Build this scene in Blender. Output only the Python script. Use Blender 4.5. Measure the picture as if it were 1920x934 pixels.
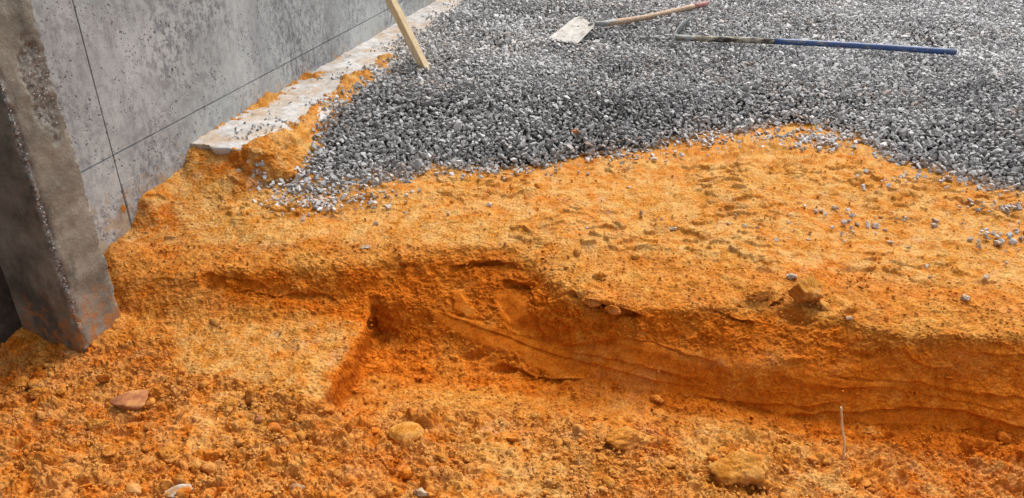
import bpy, bmesh, math
import numpy as np
from mathutils import Vector, Matrix
from mathutils.geometry import delaunay_2d_cdt

for o in list(bpy.data.objects):
    bpy.data.objects.remove(o)
SC = bpy.context.scene
COL = SC.collection
rng = np.random.default_rng(7)

# ------------------------------------------------------------------ camera, light, exposure
CAM_H = 1.3
PITCH = math.radians(29.0)
cam_d = bpy.data.cameras.new('camera')
cam_d.sensor_width = 36.0
cam_d.lens = 28.0
cam_d.clip_start = 0.02
cam_d.clip_end = 500
cam = bpy.data.objects.new('camera', cam_d)
cam.location = (0, 0, CAM_H)
cam.rotation_euler = (math.radians(90) - PITCH, 0, 0)
COL.objects.link(cam)
SC.camera = cam

SUN_EL, SUN_AZ = math.radians(54), math.radians(26)     # azimuth measured from +Y towards +X
world = bpy.data.worlds.new('World')
SC.world = world
world.use_nodes = True
wn = world.node_tree
bg = wn.nodes['Background']
sky = wn.nodes.new('ShaderNodeTexSky')
sky.sky_type = 'NISHITA'
sky.sun_disc = False
sky.sun_elevation = SUN_EL
sky.sun_rotation = SUN_AZ
sky.dust_density = 4.0
sky.ozone_density = 0.6
hs = wn.nodes.new('ShaderNodeHueSaturation')          # thin cloud takes most of the blue out of the sky
hs.inputs['Saturation'].default_value = 0.25
wn.links.new(sky.outputs[0], hs.inputs['Color'])
wn.links.new(hs.outputs[0], bg.inputs[0])
bg.inputs[1].default_value = 0.15

sd = bpy.data.lights.new('sun', 'SUN')
sd.energy = 1.5
sd.angle = math.radians(40)
sd.color = (1.0, 0.96, 0.90)
sun = bpy.data.objects.new('sun', sd)
sdir = Vector((math.sin(SUN_AZ) * math.cos(SUN_EL), math.cos(SUN_AZ) * math.cos(SUN_EL), math.sin(SUN_EL)))
sun.rotation_euler = sdir.to_track_quat('Z', 'Y').to_euler()
sun.location = (2, 6, 8)
COL.objects.link(sun)

SC.view_settings.view_transform = 'Standard'
SC.view_settings.look = 'None'
SC.view_settings.gamma = 1
SC.view_settings.exposure = 0.85
SC.render.engine = 'CYCLES'
SC.cycles.max_bounces = 4
SC.cycles.diffuse_bounces = 3

# ------------------------------------------------------------------ helpers
FPX = 28.0 / 36.0 * 1920
cP, sP = math.cos(PITCH), math.sin(PITCH)


def ray(u, v):
    dx = (u - 960) / FPX
    dy = (467 - v) / FPX
    return dx, cP + dy * sP, -sP + dy * cP


def at(u, v, z):
    """the place seen at that point of the photograph at height z"""
    x, y, k = ray(u, v)
    t = (z - CAM_H) / k
    return (x * t, y * t, z)


def proj(x, y, z):
    zz = z - CAM_H
    dep = y * cP - zz * sP
    up = y * sP + zz * cP
    dep = np.maximum(dep, 1e-3)
    return 960 + FPX * x / dep, 467 - FPX * up / dep


def smooth(a, b, x):
    t = np.clip((x - a) / (b - a), 0, 1)
    return t * t * (3 - 2 * t)


_tab = {}


def vnoise(P, seed=0):
    if seed not in _tab:
        _tab[seed] = np.random.default_rng(1000 + seed).random((32, 32, 32)).astype(np.float32) * 2 - 1
    T = _tab[seed]
    i = np.floor(P).astype(np.int64)
    f = (P - i).astype(np.float32)
    f = f * f * (3 - 2 * f)
    i &= 31
    j = (i + 1) & 31
    x0, y0, z0 = i.T
    x1, y1, z1 = j.T
    fx, fy, fz = f.T
    a = T[x0, y0, z0] * (1 - fx) + T[x1, y0, z0] * fx
    b = T[x0, y1, z0] * (1 - fx) + T[x1, y1, z0] * fx
    c = T[x0, y0, z1] * (1 - fx) + T[x1, y0, z1] * fx
    d = T[x0, y1, z1] * (1 - fx) + T[x1, y1, z1] * fx
    return (a * (1 - fy) + b * fy) * (1 - fz) + (c * (1 - fy) + d * fy) * fz


def fbm(P, scale, octaves=4, seed=0, gain=0.5):
    out = 0
    a = 1.0
    Q = P / scale
    for k in range(octaves):
        out = out + a * vnoise(Q + 7.3 * k, seed + k)
        a *= gain
        Q = Q * 2.07
    return out


def bumps(P, cell, seed, r0=0.3, r1=0.72, prob=1.0, flat=True):
    """lumpy caps: clods of about one cell, returned as height in metres"""
    g = np.random.default_rng(500 + seed)
    R = g.random((4, 32, 32, 32)).astype(np.float32)
    Q = P / cell
    b = np.floor(Q - 0.5).astype(np.int64)
    best = np.zeros(len(P), np.float32)
    for ox in (0, 1):
        for oy in (0, 1):
            for oz in (0, 1):
                c = b + np.array([ox, oy, oz])
                w = c & 31
                r = R[:, w[:, 0], w[:, 1], w[:, 2]]
                ctr = c + 0.5 + (r[:3].T - 0.5) * 0.55
                rad = r0 + (r1 - r0) * ((r[3] * 7.13) % 1.0)
                dd = Q - ctr
                d2 = (dd * dd).sum(1) / (rad * rad)
                h = np.sqrt(np.clip(1 - d2, 0, None)) * rad
                h = np.where(r[3] < prob, h, 0)
                best = np.maximum(best, h)
    return np.minimum(best, 0.30 + 0.25 * (best - 0.30)) * cell if flat else best * cell


def facets(P, cell, seed, gap=0.16, prob=1.0):
    """broken, angular clods packed side by side: tilted facets with crevices between them"""
    g = np.random.default_rng(900 + seed)
    R = g.random((7, 32, 32, 32)).astype(np.float32)
    Q = P / cell
    b = np.floor(Q - 0.5).astype(np.int64)
    f1 = np.full(len(P), 9.0, np.float32)
    f2 = np.full(len(P), 9.0, np.float32)
    hh = np.zeros(len(P), np.float32)
    for ox in (0, 1):
        for oy in (0, 1):
            for oz in (0, 1):
                w = (b + np.array([ox, oy, oz])) & 31
                r = R[:, w[:, 0], w[:, 1], w[:, 2]]
                dd = (Q - (b + np.array([ox, oy, oz]) + 0.5 + (r[:3].T - 0.5) * 0.8)).astype(np.float32)
                d = np.sqrt((dd * dd).sum(1))
                hv = r[3] ** 1.6 + 0.9 * ((r[4] - .5) * dd[:, 0] + (r[5] - .35) * dd[:, 1] + (r[6] - .5) * dd[:, 2])
                hv = np.where(r[3] < 1 - prob, 0, hv)
                near = d < f1
                f2 = np.where(near, f1, np.minimum(f2, d))
                hh = np.where(near, hv, hh)
                f1 = np.where(near, d, f1)
    return (hh * np.clip((f2 - f1) / gap, 0, 1)) * cell


def seg_dist(u, v, pts):
    """signed distance (+ below the line in the photo) and position along a polyline"""
    best = np.full(np.shape(u), 1e9)
    sgn = np.zeros(np.shape(u))
    par = np.zeros(np.shape(u))
    n = len(pts) - 1
    for k in range(n):
        ax, ay = pts[k]
        bx, by = pts[k + 1]
        dx, dy = bx - ax, by - ay
        L2 = dx * dx + dy * dy
        t = np.clip(((u - ax) * dx + (v - ay) * dy) / L2, 0, 1)
        px, py = u - ax - t * dx, v - ay - t * dy
        d = np.hypot(px, py)
        s = np.sign(dx * (v - ay) - dy * (u - ax))
        m = d < best
        best = np.where(m, d, best)
        sgn = np.where(m, s, sgn)
        par = np.where(m, (k + t) / n, par)
    return best * sgn, par


def poly_mask(u, v, pts, soft):
    inside = np.zeros(np.shape(u), bool)
    n = len(pts)
    d = np.full(np.shape(u), 1e9)
    for k in range(n):
        ax, ay = pts[k]
        bx, by = pts[(k + 1) % n]
        cond = ((ay > v) != (by > v)) & (u < (bx - ax) * (v - ay) / (by - ay + 1e-9) + ax)
        inside ^= cond
        dx, dy = bx - ax, by - ay
        t = np.clip(((u - ax) * dx + (v - ay) * dy) / (dx * dx + dy * dy + 1e-9), 0, 1)
        d = np.minimum(d, np.hypot(u - ax - t * dx, v - ay - t * dy))
    sd = np.where(inside, d, -d)
    return smooth(-soft, soft, sd)


def mesh_np(name, V, F, mat, parent=None, attrs=None, smooth_shade=False, loops=None):
    """V (n,3); F (m,k) equal-sized polygons"""
    V = np.asarray(V, np.float32)
    F = np.asarray(F, np.int32)
    me = bpy.data.meshes.new(name)
    me.vertices.add(len(V))
    me.vertices.foreach_set('co', V.ravel())
    k = F.shape[1]
    me.loops.add(F.size)
    me.loops.foreach_set('vertex_index', F.ravel())
    me.polygons.add(len(F))
    me.polygons.foreach_set('loop_start', np.arange(0, F.size, k, dtype=np.int32))
    me.polygons.foreach_set('use_smooth', np.full(len(F), smooth_shade, bool))
    me.update(calc_edges=True)
    for an, av in (attrs or {}).items():
        a = me.attributes.new(an, 'FLOAT', 'POINT')
        a.data.foreach_set('value', np.asarray(av, np.float32))
    me.materials.append(mat)
    o = bpy.data.objects.new(name, me)
    COL.objects.link(o)
    if parent:
        o.parent = parent
    return o


def tag(o, label=None, cat=None, group=None, kind=None):
    if label:
        o['label'] = label
    if cat:
        o['category'] = cat
    if group:
        o['group'] = group
    if kind:
        o['kind'] = kind
    return o


def empty(name, loc=(0, 0, 0), rz=0):
    o = bpy.data.objects.new(name, None)
    o.empty_display_size = 0.1
    COL.objects.link(o)
    o.location = loc
    o.rotation_euler = (0, 0, rz)
    return o


def blur(A, s):
    r = int(3 * s) + 1
    k = np.exp(-0.5 * (np.arange(-r, r + 1) / s) ** 2)
    k /= k.sum()
    for ax in (0, 1):
        P = np.pad(A, [(r, r) if i == ax else (0, 0) for i in (0, 1)], mode='edge')
        out = np.zeros_like(A)
        for i, w in enumerate(k):
            out += w * (P[i:i + A.shape[0]] if ax == 0 else P[:, i:i + A.shape[1]])
        A = out
    return A


# ------------------------------------------------------------------ materials
def nodes_mat(name):
    m = bpy.data.materials.new(name)
    m.use_nodes = True
    nt = m.node_tree
    b = nt.nodes['Principled BSDF']
    b.inputs['Specular IOR Level'].default_value = 0.25
    b.inputs['Roughness'].default_value = 0.9
    return m, nt, b


class NT:
    def __init__(self, nt):
        self.nt = nt
        self.tc = nt.nodes.new('ShaderNodeTexCoord')

    def new(self, t):
        return self.nt.nodes.new(t)

    def link(self, a, b):
        self.nt.links.new(a, b)

    def coord(self, scale=(1, 1, 1)):
        m = self.new('ShaderNodeMapping')
        m.inputs['Scale'].default_value = scale
        self.link(self.tc.outputs['Object'], m.inputs[0])
        return m.outputs[0]

    def noise(self, scale, detail=4, rough=0.55, vec=None, dist=0.0):
        n = self.new('ShaderNodeTexNoise')
        n.inputs['Scale'].default_value = scale
        n.inputs['Detail'].default_value = detail
        n.inputs['Roughness'].default_value = rough
        n.inputs['Distortion'].default_value = dist
        self.link(vec if vec is not None else self.tc.outputs['Object'], n.inputs['Vector'])
        return n.outputs[0]

    def voronoi(self, scale, feature='F1', out='Distance', vec=None, rand=1.0):
        n = self.new('ShaderNodeTexVoronoi')
        n.feature = feature
        n.inputs['Scale'].default_value = scale
        n.inputs['Randomness'].default_value = rand
        self.link(vec if vec is not None else self.tc.outputs['Object'], n.inputs['Vector'])
        return n.outputs[out]

    def ramp(self, fac, stops):
        n = self.new('ShaderNodeValToRGB')
        e = n.color_ramp.elements
        while len(e) < len(stops):
            e.new(0.5)
        for el, (p, c) in zip(e, stops):
            el.position = p
            el.color = (*c, 1) if len(c) == 3 else c
        self.link(fac, n.inputs[0])
        return n.outputs[0]

    def mix(self, fac, a, b, mode='MIX'):
        n = self.new('ShaderNodeMix')
        n.data_type = 'RGBA'
        n.blend_type = mode
        for sock, v in ((n.inputs[0], fac), (n.inputs[6], a), (n.inputs[7], b)):
            if isinstance(v, (int, float)):
                sock.default_value = v
            elif isinstance(v, tuple):
                sock.default_value = (*v, 1)
            else:
                self.link(v, sock)
        return n.outputs[2]

    def math(self, op, a, b=0.0, clamp=False):
        n = self.new('ShaderNodeMath')
        n.operation = op
        n.use_clamp = clamp
        for sock, v in ((n.inputs[0], a), (n.inputs[1], b)):
            if isinstance(v, (int, float)):
                sock.default_value = v
            else:
                self.link(v, sock)
        return n.outputs[0]

    def mrange(self, v, a, b, c=0.0, d=1.0):
        n = self.new('ShaderNodeMapRange')
        self.link(v, n.inputs[0])
        for i, x in enumerate((a, b, c, d)):
            n.inputs[i + 1].default_value = x
        return n.outputs[0]

    def attr(self, name):
        n = self.new('ShaderNodeAttribute')
        n.attribute_name = name
        return n.outputs['Fac']

    def bump(self, height, strength, dist, prev=None):
        n = self.new('ShaderNodeBump')
        n.inputs['Strength'].default_value = strength
        n.inputs['Distance'].default_value = dist
        self.link(height, n.inputs['Height'])
        if prev is not None:
            self.link(prev, n.inputs['Normal'])
        return n.outputs[0]


def soil_material():
    m, nt, b = nodes_mat('orange_soil')
    t = NT(nt)
    moist = t.attr('moist')
    pale = t.attr('pale')
    n1 = t.noise(3.2, 5, 0.6)
    n2 = t.noise(26, 5, 0.65)
    n3 = t.noise(150, 3, 0.6)
    dry = t.ramp(n2, [(0.30, (0.34, 0.115, 0.016)), (0.50, (0.46, 0.188, 0.034)), (0.68, (0.56, 0.280, 0.072))])
    wet = t.ramp(n2, [(0.32, (0.36, 0.080, 0.009)), (0.52, (0.50, 0.128, 0.014)), (0.70, (0.57, 0.180, 0.026))])
    mm = t.math('ADD', moist, t.math('ADD', t.mrange(n1, 0.3, 0.7, -0.28, 0.28), t.mrange(t.noise(11, 5, 0.7), 0.33, 0.67, -0.30, 0.30)), clamp=True)
    c = t.mix(mm, dry, wet)
    # pale sandy flecks and pinkish clay
    pf = t.math('MULTIPLY', pale, t.mrange(t.noise(14, 5, 0.7), 0.42, 0.62), clamp=True)
    c = t.mix(t.math('MULTIPLY', pf, 0.55), c, (0.58, 0.38, 0.15))
    pk = t.mrange(t.noise(9, 4, 0.6), 0.60, 0.72)
    c = t.mix(t.math('MULTIPLY', pk, t.math('MULTIPLY', pale, 0.45)), c, (0.56, 0.36, 0.21))
    rd = t.mrange(t.noise(40, 4, 0.7), 0.60, 0.70)
    c = t.mix(t.math('MULTIPLY', rd, 0.5), c, (0.36, 0.095, 0.025))
    gr = t.mrange(n3, 0.35, 0.7, 0.66, 1.22)
    sat = t.new('ShaderNodeHueSaturation')
    sat.inputs['Saturation'].default_value = 1.02
    t.link(c, sat.inputs['Color'])
    c = sat.outputs[0]
    cm = t.new('ShaderNodeVectorMath')
    cm.operation = 'SCALE'
    t.link(c, cm.inputs[0])
    t.link(gr, cm.inputs['Scale'])
    t.link(cm.outputs[0], b.inputs['Base Color'])
    rough = t.attr('rough')
    h = t.math('MULTIPLY', t.math('ADD', t.noise(120, 5, 0.7), t.math('MULTIPLY', t.voronoi(210), -0.5)), rough)
    nb = t.bump(h, 0.55, 0.004)
    t.link(nb, b.inputs['Normal'])
    b.inputs['Roughness'].default_value = 0.95
    b.inputs['Specular IOR Level'].default_value = 0.12
    return m


def stone_material(name, lo, hi, stain=(0.40, 0.24, 0.14)):
    m, nt, b = nodes_mat(name)
    t = NT(nt)
    r = t.attr('tone')
    st = t.attr('stain')
    a = tuple(lo)
    c = t.ramp(r, [(0.0, lo), (0.55, tuple((x + y) / 2 * 0.9 for x, y in zip(lo, hi))), (1.0, hi)])
    n = t.noise(90, 4, 0.6)
    c = t.mix(t.mrange(n, 0.35, 0.7, 0.0, 0.45), c, hi)
    c = t.mix(st, c, stain)
    t.link(c, b.inputs['Base Color'])
    t.link(t.bump(t.noise(260, 3, 0.6), 0.5, 0.002), b.inputs['Normal'])
    b.inputs['Roughness'].default_value = 0.75
    b.inputs['Specular IOR Level'].default_value = 0.35
    return m


def concrete_wall_material():
    m, nt, b = nodes_mat('cast_concrete')
    t = NT(nt)
    big = t.noise(2.6, 6, 0.7)
    c = t.ramp(big, [(0.34, (0.31, 0.322, 0.316)), (0.50, (0.44, 0.456, 0.447)), (0.66, (0.525, 0.542, 0.53))])
    # vertical run marks
    vs = t.noise(5.5, 4, 0.6, vec=t.coord((1, 1, 0.10)))
    c = t.mix(t.mrange(vs, 0.50, 0.72, 0.0, 0.45), c, (0.17, 0.172, 0.18))
    # grey blotches
    bl = t.mrange(t.noise(30, 6, 0.78, vec=t.coord((1, 1, .7))), 0.45, 0.57)
    dens = t.mrange(t.noise(2.3, 4, 0.6), 0.34, 0.60, 0.15, 1.0)
    c = t.mix(t.math('MULTIPLY', t.math('MULTIPLY', bl, dens), 0.8), c, (0.11, 0.11, 0.125))
    # small blow holes
    wv = t.new('ShaderNodeVectorMath')
    wv.operation = 'ADD'
    nn = t.new('ShaderNodeTexNoise')
    nn.inputs['Scale'].default_value = 60
    t.link(t.tc.outputs['Object'], nn.inputs['Vector'])
    sc = t.new('ShaderNodeVectorMath')
    sc.operation = 'SCALE'
    sc.inputs['Scale'].default_value = 0.012
    t.link(nn.outputs[1], sc.inputs[0])
    t.link(t.tc.outputs['Object'], wv.inputs[0])
    t.link(sc.outputs[0], wv.inputs[1])
    hmask = None
    hh = None
    for s, th, seedscale in ((34, 0.26, 3.0), (62, 0.34, 5.0)):
        v = t.voronoi(s, vec=wv.outputs[0])
        dm = t.mrange(t.noise(seedscale, 3, 0.6), 0.36, 0.62, 0.35, 1.0)
        hole = t.mrange(t.math('DIVIDE', v, dm), th * 0.55, th, 1.0, 0.0)
        hmask = hole if hmask is None else t.math('MAXIMUM', hmask, hole)
    pick = t.mrange(t.noise(9, 5, 0.75), 0.46, 0.53)
    hmask = t.math('MULTIPLY', hmask, pick)
    c = t.mix(t.math('MULTIPLY', hmask, 0.75), c, (0.075, 0.075, 0.085))
    # earth splashed on the foot of the wall
    sep = t.new('ShaderNodeSeparateXYZ')
    t.link(t.tc.outputs['Object'], sep.inputs[0])
    low = t.mrange(sep.outputs[2], -0.22, 0.22, 1.0, 0.0)
    sp = t.math('MULTIPLY', t.mrange(t.math('ADD', t.noise(13, 6, 0.75), t.math('MULTIPLY', low, 0.22)), 0.62, 0.76), t.mrange(low, 0.0, 0.3), clamp=True)
    c = t.mix(t.math('MULTIPLY', sp, 0.75), c, (0.42, 0.29, 0.15))
    fine = t.noise(130, 3, 0.7)
    c = t.mix(t.mrange(fine, 0.3, 0.7, 0.0, 0.30), c, (0.22, 0.22, 0.23))
    t.link(c, b.inputs['Base Color'])
    h = t.math('SUBTRACT', t.math('MULTIPLY', t.noise(60, 5, 0.7), 0.4), hmask)
    t.link(t.bump(h, 0.7, 0.004), b.inputs['Normal'])
    b.inputs['Roughness'].default_value = 0.8
    return m


def concrete_pillar_material():
    m, nt, b = nodes_mat('stained_concrete')
    t = NT(nt)
    n = t.noise(7, 6, 0.65)
    c = t.ramp(n, [(0.34, (0.115, 0.098, 0.076)), (0.50, (0.20, 0.175, 0.138)), (0.66, (0.28, 0.25, 0.205))])
    st = t.noise(6, 4, 0.6, vec=t.coord((1, 1, 0.3)))
    c = t.mix(t.mrange(st, 0.53, 0.62, 0.0, 0.75), c, (0.060, 0.052, 0.045))
    chip = t.attr('chip')
    cc = t.ramp(t.noise(75, 4, 0.7), [(0.35, (0.06, 0.05, 0.045)), (0.55, (0.25, 0.23, 0.20)), (0.7, (0.45, 0.43, 0.41))])
    c = t.mix(chip, c, cc)
    sep = t.new('ShaderNodeSeparateXYZ')
    t.link(t.tc.outputs['Object'], sep.inputs[0])
    low = t.mrange(sep.outputs[2], -0.33, -0.02, 1.0, 0.0)
    sp = t.math('MULTIPLY', t.mrange(t.math('ADD', t.noise(24, 6, 0.72), t.math('MULTIPLY', low, 0.15)), 0.56, 0.68), t.mrange(low, 0.1, 0.6), clamp=True)
    c = t.mix(t.math('MULTIPLY', sp, 0.85), c, (0.40, 0.15, 0.035))
    fl = t.mrange(t.noise(110, 4, 0.7), 0.62, 0.70)
    c = t.mix(t.math('MULTIPLY', fl, 0.6), c, (0.34, 0.32, 0.28))
    t.link(c, b.inputs['Base Color'])
    t.link(t.bump(t.noise(90, 6, 0.7), 0.7, 0.006), b.inputs['Normal'])
    b.inputs['Roughness'].default_value = 0.7
    return m


def footing_material():
    m, nt, b = nodes_mat('pale_cement_screed')
    t = NT(nt)
    n = t.noise(12, 6, 0.7)
    c = t.ramp(n, [(0.32, (0.32, 0.28, 0.24)), (0.48, (0.48, 0.46, 0.44)), (0.66, (0.60, 0.59, 0.58))])
    o = t.mrange(t.noise(6.5, 6, 0.78), 0.46, 0.62)
    c = t.mix(t.math('MULTIPLY', o, 0.7), c, (0.46, 0.30, 0.16))
    d = t.mrange(t.noise(60, 5, 0.75), 0.60, 0.68)
    c = t.mix(t.math('MULTIPLY', d, 0.6), c, (0.22, 0.20, 0.19))
    t.link(c, b.inputs['Base Color'])
    t.link(t.bump(t.noise(70, 6, 0.75), 0.8, 0.008), b.inputs['Normal'])
    return m


def simple_mat(name, stops, scale, rough=0.8, bump=0.4, bdist=0.002, stretch=(1, 1, 1), spec=0.25):
    m, nt, b = nodes_mat(name)
    t = NT(nt)
    n = t.noise(scale, 5, 0.65, vec=t.coord(stretch))
    t.link(t.ramp(n, stops), b.inputs['Base Color'])
    t.link(t.bump(n, bump, bdist), b.inputs['Normal'])
    b.inputs['Roughness'].default_value = rough
    b.inputs['Specular IOR Level'].default_value = spec
    return m


M_SOIL = soil_material()
M_GRAVEL = stone_material('crushed_grey_stone', (0.11, 0.106, 0.104), (0.56, 0.55, 0.54))
M_STRAY = stone_material('dusty_grey_stone', (0.16, 0.148, 0.140), (0.47, 0.435, 0.40), (0.52, 0.30, 0.13))
M_WALL = concrete_wall_material()
M_PILLAR = concrete_pillar_material()
M_FOOT = footing_material()
M_GBED = simple_mat('gravel_gap_shade', [(0.3, (0.022, 0.021, 0.021)), (0.7, (0.06, 0.058, 0.057))], 60, 0.95, 1.0, 0.02)  # bed coloured almost black so the gaps between stones look deeply shaded
M_WOOD = simple_mat('pale_pine', [(0.3, (0.50, 0.36, 0.19)), (0.5, (0.66, 0.50, 0.30)), (0.7, (0.72, 0.58, 0.37))], 14, 0.7, 0.3, 0.001, (6, 6, 0.5))
M_HANDLE = simple_mat('worn_wood_handle', [(0.3, (0.20, 0.12, 0.07)), (0.5, (0.38, 0.26, 0.17)), (0.7, (0.50, 0.38, 0.27))], 18, 0.65, 0.3, 0.001, (0.6, 6, 6))
M_GRIP = simple_mat('dull_red_paint', [(0.3, (0.26, 0.10, 0.09)), (0.7, (0.42, 0.20, 0.18))], 40, 0.6)
M_BLADE = simple_mat('cement_caked_steel', [(0.34, (0.26, 0.225, 0.19)), (0.47, (0.40, 0.37, 0.33)), (0.62, (0.50, 0.475, 0.44))], 22, 0.7, 0.6, 0.003)
M_BLUE = simple_mat('worn_blue_paint', [(0.38, (0.16, 0.15, 0.13)), (0.47, (0.020, 0.050, 0.15)), (0.7, (0.035, 0.09, 0.25))], 16, 0.5, 0.3, 0.001, (1.4, 5, 5), 0.5)
M_TAN = simple_mat('cement_smeared_tube', [(0.44, (0.035, 0.03, 0.028)), (0.53, (0.26, 0.22, 0.15)), (0.68, (0.50, 0.48, 0.45))], 9, 0.7, 0.5, 0.002, (1.6, 5, 5))
M_STEEL = simple_mat('dull_galvanised_steel', [(0.3, (0.16, 0.17, 0.16)), (0.7, (0.33, 0.34, 0.33))], 30, 0.6, 0.4, 0.002)
M_ROOT = simple_mat('dry_root', [(0.3, (0.50, 0.33, 0.17)), (0.7, (0.70, 0.50, 0.30))], 120, 0.85)

# ------------------------------------------------------------------ wall frame: local x runs along the wall, y into it
WD = np.array([math.sin(math.radians(15.6)), math.cos(math.radians(15.6))])
WN = np.array([WD[1], -WD[0]])
W_OFF = -2.2107
W_ORI = (WN[0] * W_OFF, WN[1] * W_OFF, 0)
W_ROT = math.atan2(WD[1], WD[0])


def wall_so(x, y):
    return x * WD[0] + y * WD[1], x * WN[0] + y * WN[1] - W_OFF


def wall_xy(s, off):
    return WD[0] * s + WN[0] * (off + W_OFF), WD[1] * s + WN[1] * (off + W_OFF)


# ------------------------------------------------------------------ soil relief
LINES = [
    # soil meeting the wall foot
    [(358, 274, .022), (352, 300, -.040), (300, 345, -.06), (262, 370, -.065), (245, 430, -.163), (205, 460, -.172), (150, 560, -.30)],
    # at the end of the footing and under the gravel edge
    [(380, 276, .008), (430, 286, .006), (470, 300, -.02), (480, 312, -.065), (500, 350, -.10), (560, 372, -.105), (640, 372, -.105), (700, 357, -.105),
     (760, 352, -.10), (880, 320, -.10), (1000, 315, -.10), (1100, 300, -.10), (1200, 290, -.10), (1270, 270, -.095), (1330, 255, -.09),
     (1400, 245, -.09), (1500, 235, -.09), (1610, 262, -.09), (1650, 295, -.095), (1750, 320, -.10), (1920, 375, -.10), (2500, 520, -.11)],
    # bank of loose soil against the wall
    [(275, 375, -.075), (300, 420, -.15), (260, 450, -.175)],
    [(340, 345, -.08), (420, 380, -.11), (380, 440, -.14), (300, 470, -.165), (210, 480, -.175)],
    [(500, 440, -.125), (640, 440, -.115), (800, 410, -.105), (960, 400, -.10), (1200, 400, -.105), (1400, 400, -.105), (1600, 400, -.11), (1920, 440, -.11)],
    # brink of the trench
    [(240, 520, -.20), (380, 507, -.165), (500, 500, -.15), (640, 498, -.15), (760, 478, -.135), (860, 463, -.12), (950, 457, -.115), (1010, 492, -.12), (1080, 552, -.125),
     (1200, 577, -.13), (1340, 577, -.13), (1480, 570, -.13), (1560, 592, -.13), (1680, 625, -.13), (1800, 630, -.13), (1920, 628, -.13), (2500, 640, -.14)],
    # just above the brink
    [(1030, 455, -.108), (1120, 520, -.115), (1300, 530, -.118), (1500, 520, -.115), (1700, 570, -.118), (1920, 570, -.12), (2500, 590, -.12)],
    # hollow left of the middle
    [(400, 545, -.225), (520, 548, -.222), (600, 548, -.225), (690, 550, -.225)],
    [(250, 590, -.285), (350, 600, -.272), (500, 598, -.265), (600, 596, -.262), (690, 597, -.262)],
    # top of the smooth cut
    [(720, 565, -.235), (820, 578, -.262), (870, 590, -.272), (950, 610, -.288), (1050, 642, -.288), (1200, 652, -.240), (1400, 690, -.256),
     (1600, 705, -.254), (1800, 697, -.228), (1920, 700, -.228), (2500, 720, -.25)],
    # foot of the cut
    [(706, 622, -.372), (745, 640, -.365), (800, 636, -.345), (880, 655, -.355), (950, 690, -.368), (1040, 712, -.372), (1100, 716, -.366), (1220, 738, -.364), (1300, 743, -.366),
     (1480, 780, -.378), (1620, 795, -.384), (1780, 803, -.388), (1920, 826, -.392), (2500, 880, -.41)],
    # trench floor
    [(700, 670, -.396), (664, 745, -.388), (760, 700, -.385), (900, 720, -.376), (1050, 745, -.378), (1250, 775, -.380), (1450, 815, -.384), (1650, 850, -.388), (1920, 890, -.40), (2500, 950, -.41)],
    # spoil rising towards the camera
    [(-60, 575, -.19), (0, 590, -.205), (45, 620, -.245), (95, 645, -.288), (165, 658, -.300), (235, 640, -.30), (300, 640, -.285)],
    [(0, 700, -.295), (150, 720, -.29), (300, 720, -.285), (450, 700, -.282)],
    [(0, 800, -.285), (200, 800, -.28), (400, 790, -.285), (560, 775, -.305), (640, 790, -.335), (760, 790, -.352), (900, 800, -.352), (1040, 815, -.345), (1150, 815, -.338), (1240, 830, -.34)],
    [(0, 870, -.275), (300, 860, -.28), (600, 860, -.30), (760, 860, -.315), (1000, 860, -.32), (1200, 870, -.315), (1330, 862, -.305), (1440, 868, -.322), (1540, 858, -.318), (1620, 890, -.352), (1750, 925, -.372), (1920, 960, -.385)],
    [(0, 960, -.265), (400, 960, -.27), (800, 960, -.285), (1200, 960, -.285), (1420, 950, -.275), (1560, 960, -.30), (1700, 980, -.335), (2000, 1030, -.35)],
]
WORLD_PTS = [(-3.2, 1.3, -.28), (-3.2, 0.2, -.25), (0, 0.2, -.25), (0, 0.9, -.25), (1.2, .9, -.27), (3, .2, -.27), (5, .2, -.27), (6, 1.5, -.33), (6, 2.0, -.14), (6, 2.6, -.12),
             (-3.2, 2.2, -.30), (-2.4, 2.4, -.3), (-2.6, 3.2, -.2), (-3.2, 4.9, -.15), (-1.0, 3.6, -.13), (0, 4.0, -.125), (1.5, 4.2, -.12), (3.0, 4.0, -.125), (6, 3.6, -.14), (6, 4.9, -.14), (0, 4.9, -.14)]
GX0, GX1, GY0, GY1, GS = -2.6, 4.2, 0.35, 4.7, 0.006


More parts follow.
